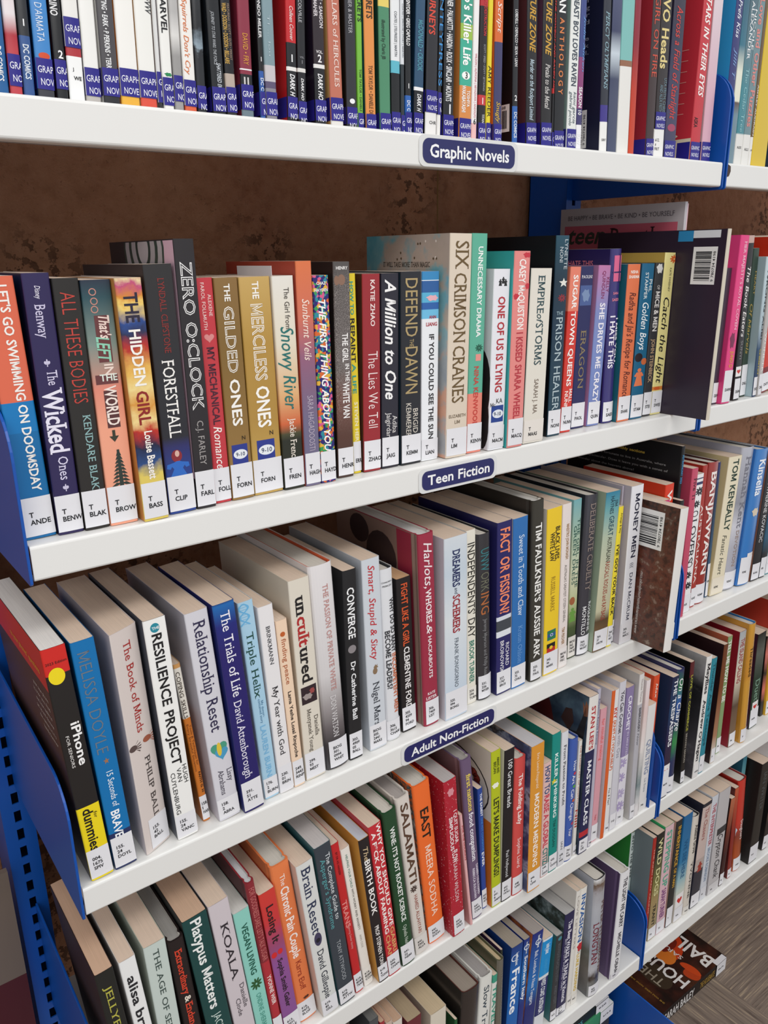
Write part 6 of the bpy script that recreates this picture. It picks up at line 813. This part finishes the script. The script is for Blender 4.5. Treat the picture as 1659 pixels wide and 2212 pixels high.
def upright(xc, label):
    r = empty('shelving_upright', (xc, .25, ZF)); tag(r, label, 'shelving upright', 'blue slotted uprights')
    q = MB(); hw, D, H = .0168, .078, 2.5
    pitch, sl, sw = .02475, .0148, .0037
    n = int(H / pitch); dk = BLUE
    for i in range(n):                                    # perforated front face, one bay of metal per slot
        z0 = i * pitch; za = z0 + (pitch - sl) / 2; zb = za + sl; z1 = z0 + pitch
        V = [(-hw, 0, z0), (hw, 0, z0), (hw, 0, z1), (-hw, 0, z1), (-sw, 0, za), (sw, 0, za), (sw, 0, zb), (-sw, 0, zb),
             (-sw, .0018, za), (sw, .0018, za), (sw, .0018, zb), (-sw, .0018, zb)]
        q.add(V, [(0, 1, 5, 4), (1, 2, 6, 5), (2, 3, 7, 6), (3, 0, 4, 7), (4, 5, 9, 8), (5, 6, 10, 9), (6, 7, 11, 10), (7, 4, 8, 11)], dk)
    h = n * pitch
    for s in (-1, 1):
        a, b = sorted((s * hw, s * (hw - .0018)))
        q.box(a, b, .0002, D, 0, h, dk)
    q.box(-hw, hw, D - .0018, D, 0, h, mat('0a2a58', .5))
    q.build('post', r)
    c = MB(); c.box(-.03, .03, .0, .082, 0, .012, BLUE); c.build('foot_plate', r)
    return r
upright(-.0045, 'blue slotted metal upright at the lower left, at the left end of the bay')
upright(.9065, 'blue slotted metal upright between the two bays, seen below the top shelf')

def bracket_poly(top=.11, r=.042, dep=.25, bot=-.0325):
    P = [(.001, bot), (-.0012, bot + .002)]
    for i in range(9):
        a = pi - (pi / 2) * i / 8; P.append((-.0012 + r + r * cos(a), top - r + r * sin(a)))
    P += [(dep, top + .02), (dep, bot + .002), (dep - .004, bot)]
    return P
def rrect(w, h, r, n=6):
    P = []
    for cx, cy, a0 in ((w / 2 - r, h / 2 - r, 0), (-w / 2 + r, h / 2 - r, pi / 2), (-w / 2 + r, -h / 2 + r, pi), (w / 2 - r, -h / 2 + r, 3 * pi / 2)):
        P += [(cx + r * cos(a0 + pi / 2 * i / n), cy + r * sin(a0 + pi / 2 * i / n)) for i in range(n + 1)]
    return P
SIGN_BLUE = mat('23255e', .3, .5); CLEAR = mat('dcdcda', .16, .5); SIGN_W = mat('f2f2f2', .4)
def sign(parent, text, x0, x1, zt, zb):
    cx, cz = (x0 + x1) / 2, (zt + zb) / 2; w_, h_ = x1 - x0, zt - zb
    a = MB(); a.prism([(cx + p, cz + q_) for p, q_ in rrect(w_ + .009, h_ + .006, .007)], -.0003, -.0007, 'y', CLEAR); s = a.build('sign_backing', parent, fix=True)
    a = MB(); a.prism([(cx + p, cz + q_) for p, q_ in rrect(w_, h_, .0075)], -.0006, -.0011, 'y', SIGN_BLUE); b_ = a.build('sign_plate', s, fix=True)
    V, F, u0, u1 = setline(text, 'b'); kk = w_ * .86 / (u1 - u0); kz = h_ * .5
    a = MB(); a.add([(cx + (u - (u0 + u1) / 2) * kk, -.0014, cz + (v - .5) * kz + .0002) for u, v in V], F, SIGN_W); a.build('sign_lettering', s)
LV = {1: 'top', 2: 'second', 3: 'third', 4: 'fourth', 5: 'fifth'}
SG = {1: ('Graphic Novels', .397, .5195, .3185, .2965), 2: ('Teen Fiction', .3965, .5025, -.0065, -.0275), 3: ('Adult Non-Fiction', .370, .515, -.3335, -.3545)}
SHL = {(1, 0): 'long white metal top shelf with the Graphic Novels sign', (2, 0): 'white metal shelf with the Teen Fiction sign', (3, 0): 'white metal shelf with the Adult Non-Fiction sign',
       (4, 0): 'white metal shelf, first one below the Adult Non-Fiction sign', (5, 0): 'white metal shelf with bare right end, second below the Adult Non-Fiction sign',
       (1, 1): 'white shelf end with chipped corner at the top right', (2, 1): 'right-hand white shelf holding the hot pink book', (3, 1): 'right-hand white shelf holding the LOVERS book',
       (4, 1): 'right-hand white shelf holding the TRESPASSERS book', (5, 1): 'lowest right-hand white shelf, above the book on the carpet'}
for lv in (1, 2, 3, 4, 5):
    for bay in (0, 1):
        xa, xb = BAYS[bay]; z = Z[lv]
        r = empty('shelf', ((xa + xb) / 2, 0, z)); tag(r, SHL[lv, bay], 'shelf', 'white shelves'); hw = (xb - xa) / 2
        t = LIP
        prof = [(0, -.0026), (.0004, -.001), (.0012, -.0003), (.0026, 0), (.25, 0), (.25, -.0015), (.0035, -.0015), (.0016, -.0035), (.0016, -t + .0016), (.014, -t + .0016), (.014, -t), (.0022, -t), (.0006, -t + .0007), (0, -t + .0022)]
        q = MB(); q.prism(prof, -hw + .001, hw - .001, 'x', WHITE); q.build('shelf_board', r, fix=True, bevel=.0006)
        for s in ((-1, 1) if bay == 0 else (-1, 1)):
            e = s * (hw + .0014)
            q = MB(); q.prism(bracket_poly(), e - .0012, e + .0012, 'x', BLUE); q.build('end_bracket', r, fix=True, bevel=.0005)
        if bay == 0 and lv in SG:
            tx_, a, b_, c_, d_ = SG[lv]; sh_ = MB()
            sign(r, tx_, a - (xa + xb) / 2, b_ - (xa + xb) / 2, c_ - z, d_ - z)
        if (lv, bay) == (1, 1):
            q = MB(); q.prism([(-hw + .0012 + p, -.008 + s_) for p, s_ in ((0, .006), (.006, .004), (.007, -.002), (.004, -.008), (.0, -.009))], -.0001, -.0005, 'y', mat('4a3a34', .8)); q.build('chipped_paint', r, fix=True)
# base unit at the foot of the left bay
r = empty('shelf', (.45, 0, Z6)); tag(r, 'deep white base shelf at the floor, mostly hidden under the lowest books', 'shelf', 'white shelves')
q = MB(); q.box(-.45, .45, -.1, .249, -.0015, 0, WHITE); q.box(-.45, .45, -.1, -.0985, -.07, 0, WHITE); q.build('shelf_board', r)
q = MB(); q.prism([(-.108, -.0705), (-.108, .2), (-.1, .238), (.2485, .238), (.2485, -.0705)], .453, .4556, 'x', BLUE); q.build('end_panel', r, fix=True, bevel=.0005)
q = MB(); q.prism([(-.108, -.0705), (-.108, .2), (-.1, .238), (.2485, .238), (.2485, -.0705)], -.4556, -.453, 'x', BLUE); q.build('end_panel', r, fix=True, bevel=.0005)

# ---------------------------------------------------------------- the books
for rec in BOOKS: book(rec)

# unseen books added beyond the right edge to stop light leaking behind the shelves
def filler():
    x = 1.1265; rr = random.Random(4)
    for i in range(22):
        w_, h_ = rr.uniform(.016, .028), rr.choice((.198, .2, .21, .234))
        r_ = book((2, x, .012, w_, h_, .66 * h_, 0, 0, 'p', rr.choice(('7a2a30', '2a3f5c', 'd8d2c8', '30302f', '4a6a5a', 'c8a050', '6a5a7a')), None, None, (('', 'EAS'), .04, 'e4e3e6', 0), (), (), None, None, None, 'paperback further along the right-hand second shelf, past the red-orange book'))
        r_['group'] = 'unseen light-blocking paperbacks past the red-orange book'; x += w_ + .001
    x = 1.062
    for i in range(24):
        w_ = rr.uniform(.018, .03)
        r_ = book((1, x, .012, w_, .24, .16, 0, 0, 'p', rr.choice(('d8b82c', '2a3f5c', 'd8d2c8', '7a2a30', '3a5a5c', '8a4a6a')), None, None, (('', 'FIC'), .04, 'e4e3e6', 0), (), (), None, None, None, 'novel further along the right-hand top shelf, past the yellow book'))
        r_['group'] = 'unseen light-blocking novels past the yellow book'; x += w_ + .001
filler()

# magazine standing back to front behind the dark purple cover
def magazine():
    r = empty('magazine', (.8655, .026, Z[2] + .0004)); tag(r, 'pink and grey teen magazine, BE HAPPY BE BRAVE line along its top', 'magazine')
    d, h, t = .212, .2752, .0055
    q = MB(); q.box(0, t, 0, d, 0, h, mat('b9b4b8', .35))
    q.box(-.0002, -.0001, .009, d - .009, .02, h - .0245, mat('c25f72', .35))
    sidetext(q, [('BE HAPPY • BE BRAVE • BE KIND • BE YOURSELF', d * .93, d * .07, h - .0165, .0062, 'r'), ], d, mat('5a545a', .5), .0004)
    sidetext(q, [('teen', d * .92, d * .6, h - .0495, .023, 'bi')], d, mat('3a3f38', .5), .0004)
    sidetext(q, [('Breathe', d * .56, d * .1, h - .0495, .02, 's')], d, mat('3a2226', .5), .0004)
    q.build('cover', r)
    q = MB(); q.box(t, t + .0035, .001, d - .001, .001, h - .002, mat('d8b0b8', .5)); q.build('page_block', r)
magazine()

def bookend():
    r = empty('bookend', (.8805, .0, Z[4] + .0006)); tag(r, 'blue metal bookend plate beside the QUILTING paperback', 'bookend')
    q = MB(); P = [(0, 0), (0, .12)] + [(.04 - .04 * cos(pi / 2 * i / 6), .12 + .04 * sin(pi / 2 * i / 6)) for i in range(1, 7)] + [(.14, .16), (.14, 0)]
    q.prism(P, -.0006, .0006, 'x', BLUE); q.build('plate', r, fix=True)
    q = MB(); q.box(-.0015, .0006, .01, .1, -.0003, .0004, BLUE); q.build('foot', r)
bookend()

# books lying flat on the base shelf
def lying(name, x0, x1, y, z0, th, d, col, label, cat='book', group=None, top=None, spine=(), labx=None, pc='d0bfa6', yaw=0):
    L = x1 - x0; r = empty(name, (x0, y, z0), (0, 0, radians(yaw))); tag(r, label, cat, group)
    m = mat(col, .4); q = MB(); t = .0006
    n = 6; P = [(d, 0), (.002, 0)] + [(.0006 + .0009 * abs(2 * i / n - 1) ** 2, .001 + (th - .002) * i / n) for i in range(n + 1)] + [(.002, th), (d, th), (d, th - t), (.003, th - t), (.003, t), (d, t)]
    q.prism(P, 0, L, 'x', m)
    mt = top or m
    q.add([(0, .0021, th + .0001), (L, .0021, th + .0001), (L, d, th + .0001), (0, d, th + .0001)], [(0, 1, 2, 3)], mt)
    for s, xa, xb, c, hf, st in spine:
        V, F, u0, u1 = setline(s, st); kk = (xb - xa) / (u1 - u0)
        q.add([(xa + (a - u0) * kk, .0002, th / 2 + (b - .5) * hf * th) for a, b in V], F, mat(c, .5))
    c = q.build('cover', r)
    q = MB(); q.box(.0006, L - .0006, .0035, d - .0006, t + .0002, th - t - .0002, paper(pc)); q.build('page_block', r)
    if labx:
        q = MB(); q.add([(labx[0], -.0004, .001), (labx[1], -.0004, .001), (labx[1], -.0004, th - .001), (labx[0], -.0004, th - .001)], [(0, 1, 2, 3)], mat('e4e3e6', .5))
        q.box(labx[0], labx[1], -.0003, .012, th + .0002, th + .0003, mat('e4e3e6', .5))
        V, F, u0, u1 = setline(labx[2], 'b'); kk = (labx[1] - labx[0]) * .6 / (u1 - u0)
        q.add([((labx[0] + labx[1]) / 2 + (a - (u0 + u1) / 2) * kk, -.0006, th * .5 + (b - .5) * .0036) for a, b in V], F, INK); q.build('call_number_label', r)
    return r
zz = Z6 + .0005
for i, (th, c, lb) in enumerate(((.042, '5a4a40', 'brown book lying flat at the bottom of the pile on the base shelf'), (.045, '2a3a5a', 'navy book lying flat, second from the bottom of the base shelf pile'), (.046, '7a2a30', 'maroon book lying flat, third from the bottom of the base shelf pile'), (.046, '3a3a3a', 'charcoal book lying flat just under the green one in the pile'))):
    lying('book', .64, .876, .034, zz, th, .15, c, lb, group='books lying flat in the base shelf pile'); zz += th + .0006
zz = -1.1275
lying('book', .642, .879, .03, zz, .029, .15, '3f8a5f', 'green book lying flat with white label, second from the top of its pile', group='books lying flat in the base shelf pile', spine=(('THE CROSSING', .02, .17, 'b4d4c0', .4, 'b'),), labx=(.2, .236, '919.4'))
lying('book', .634, .866, .032, zz + .0296, .02, .14, '1f2624', 'dark green-black book lying flat at the top of its pile, white label', group='books lying flat in the base shelf pile', spine=(('NORTHERN ROADS', .02, .16, '4f9aa0', .45, 'b'),), labx=(.196, .231, '920'))

# paperback on the carpet
def floor_book():
    L, d, th = .244, .158, .034
    m = blotch('thriller_cover_print', 16, [(.25, '14100f'), (.42, '1f1614'), (.55, '3a1e18'), (.66, '4a2a1c'), (.8, '2a1a16')], .28, None)
    r = lying('paperback', 1.128, 1.128 + L, .072, ZF + .0004, th, d, '1d1615', 'dark paperback lying on the carpet under the lowest right shelf, HOUSE in white', 'book', None, m,
              spine=(('SARAH BAILEY', .006, .117, 'e0dcd8', .62, 'b'), ('THE HOUSEMATE', .14, .197, 'b8903a', .5, '')), labx=(.204, .242, 'BA'), pc='cdb79a')
    q = MB(); e = th + .0002; wv = mat('e8e4e0', .4)
    for pts, c in ((((.125, .15), (.2, .15), (.215, .11), (.19, .075), (.15, .06), (.118, .085)), 'c8401c'), (((.118, .12), (.16, .12), (.17, .09), (.14, .06), (.112, .07)), 'dc7a2c'), (((.12, .035), (.14, .042), (.155, .025), (.15, .003), (.128, .003)), 'b8431f'), (((.05, .03), (.09, .03), (.105, .09), (.07, .13), (.045, .09)), '3d3226'), (((.13, .1), (.17, .12), (.2, .1), (.17, .085)), '7a2418'), (((.14, .06), (.155, .05), (.16, .02), (.148, .0), (.138, .03)), 'c8481f')):
        for _ in range(3):                               # round the outline off (corner cutting)
            pts = [p_ for i_ in range(len(pts)) for p_ in ((pts[i_][0] * .75 + pts[(i_ + 1) % len(pts)][0] * .25, pts[i_][1] * .75 + pts[(i_ + 1) % len(pts)][1] * .25), (pts[i_][0] * .25 + pts[(i_ + 1) % len(pts)][0] * .75, pts[i_][1] * .25 + pts[(i_ + 1) % len(pts)][1] * .75))]
        q.add([(a, b, e) for a, b in pts], [tuple(range(len(pts)))], mat(c, .3)); e += .00003
    def up(s, x, ya, yb, cap, mm, st='r'):          # reads away from the spine, top of the cover towards the left
        V, F, u0, u1 = setline(s, st); kk = (yb - ya) / (u1 - u0)
        q.add([(x - b * cap, ya + (a - u0) * kk, e + .0002) for a, b in V], F, mm)
    up('THE', .075, .045, .105, .022, mat('a09684', .4)); up('HOUSE', .117, .012, .135, .03, wv, 'b')
    up('SARAH', .163, .06, .13, .011, wv); up('BAILEY', .214, .012, .152, .034, wv, 'b'); up('SHE WAS HERE. NOW SHE IS NOT.', .026, .014, .13, .004, mat('b8903a', .4))
    q.build('cover_print', r)
floor_book()

# display board left of the end upright
r = empty('display_board', (-.19, .238, ZF)); tag(r, 'beige board with a maroon panel behind the blue upright, lower left edge', 'board')
q = MB(); q.box(-.25, .163, 0, .008, 0, .92, mat('72645a', .8)); q.build('board', r)
q = MB(); q.box(.11, .163, -.0006, 0, 0, .77, mat('4c1822', .6)); q.build('panel', r)

# the typesetting helper is not part of the place
bpy.data.objects.remove(_fo); bpy.data.curves.remove(_fc)
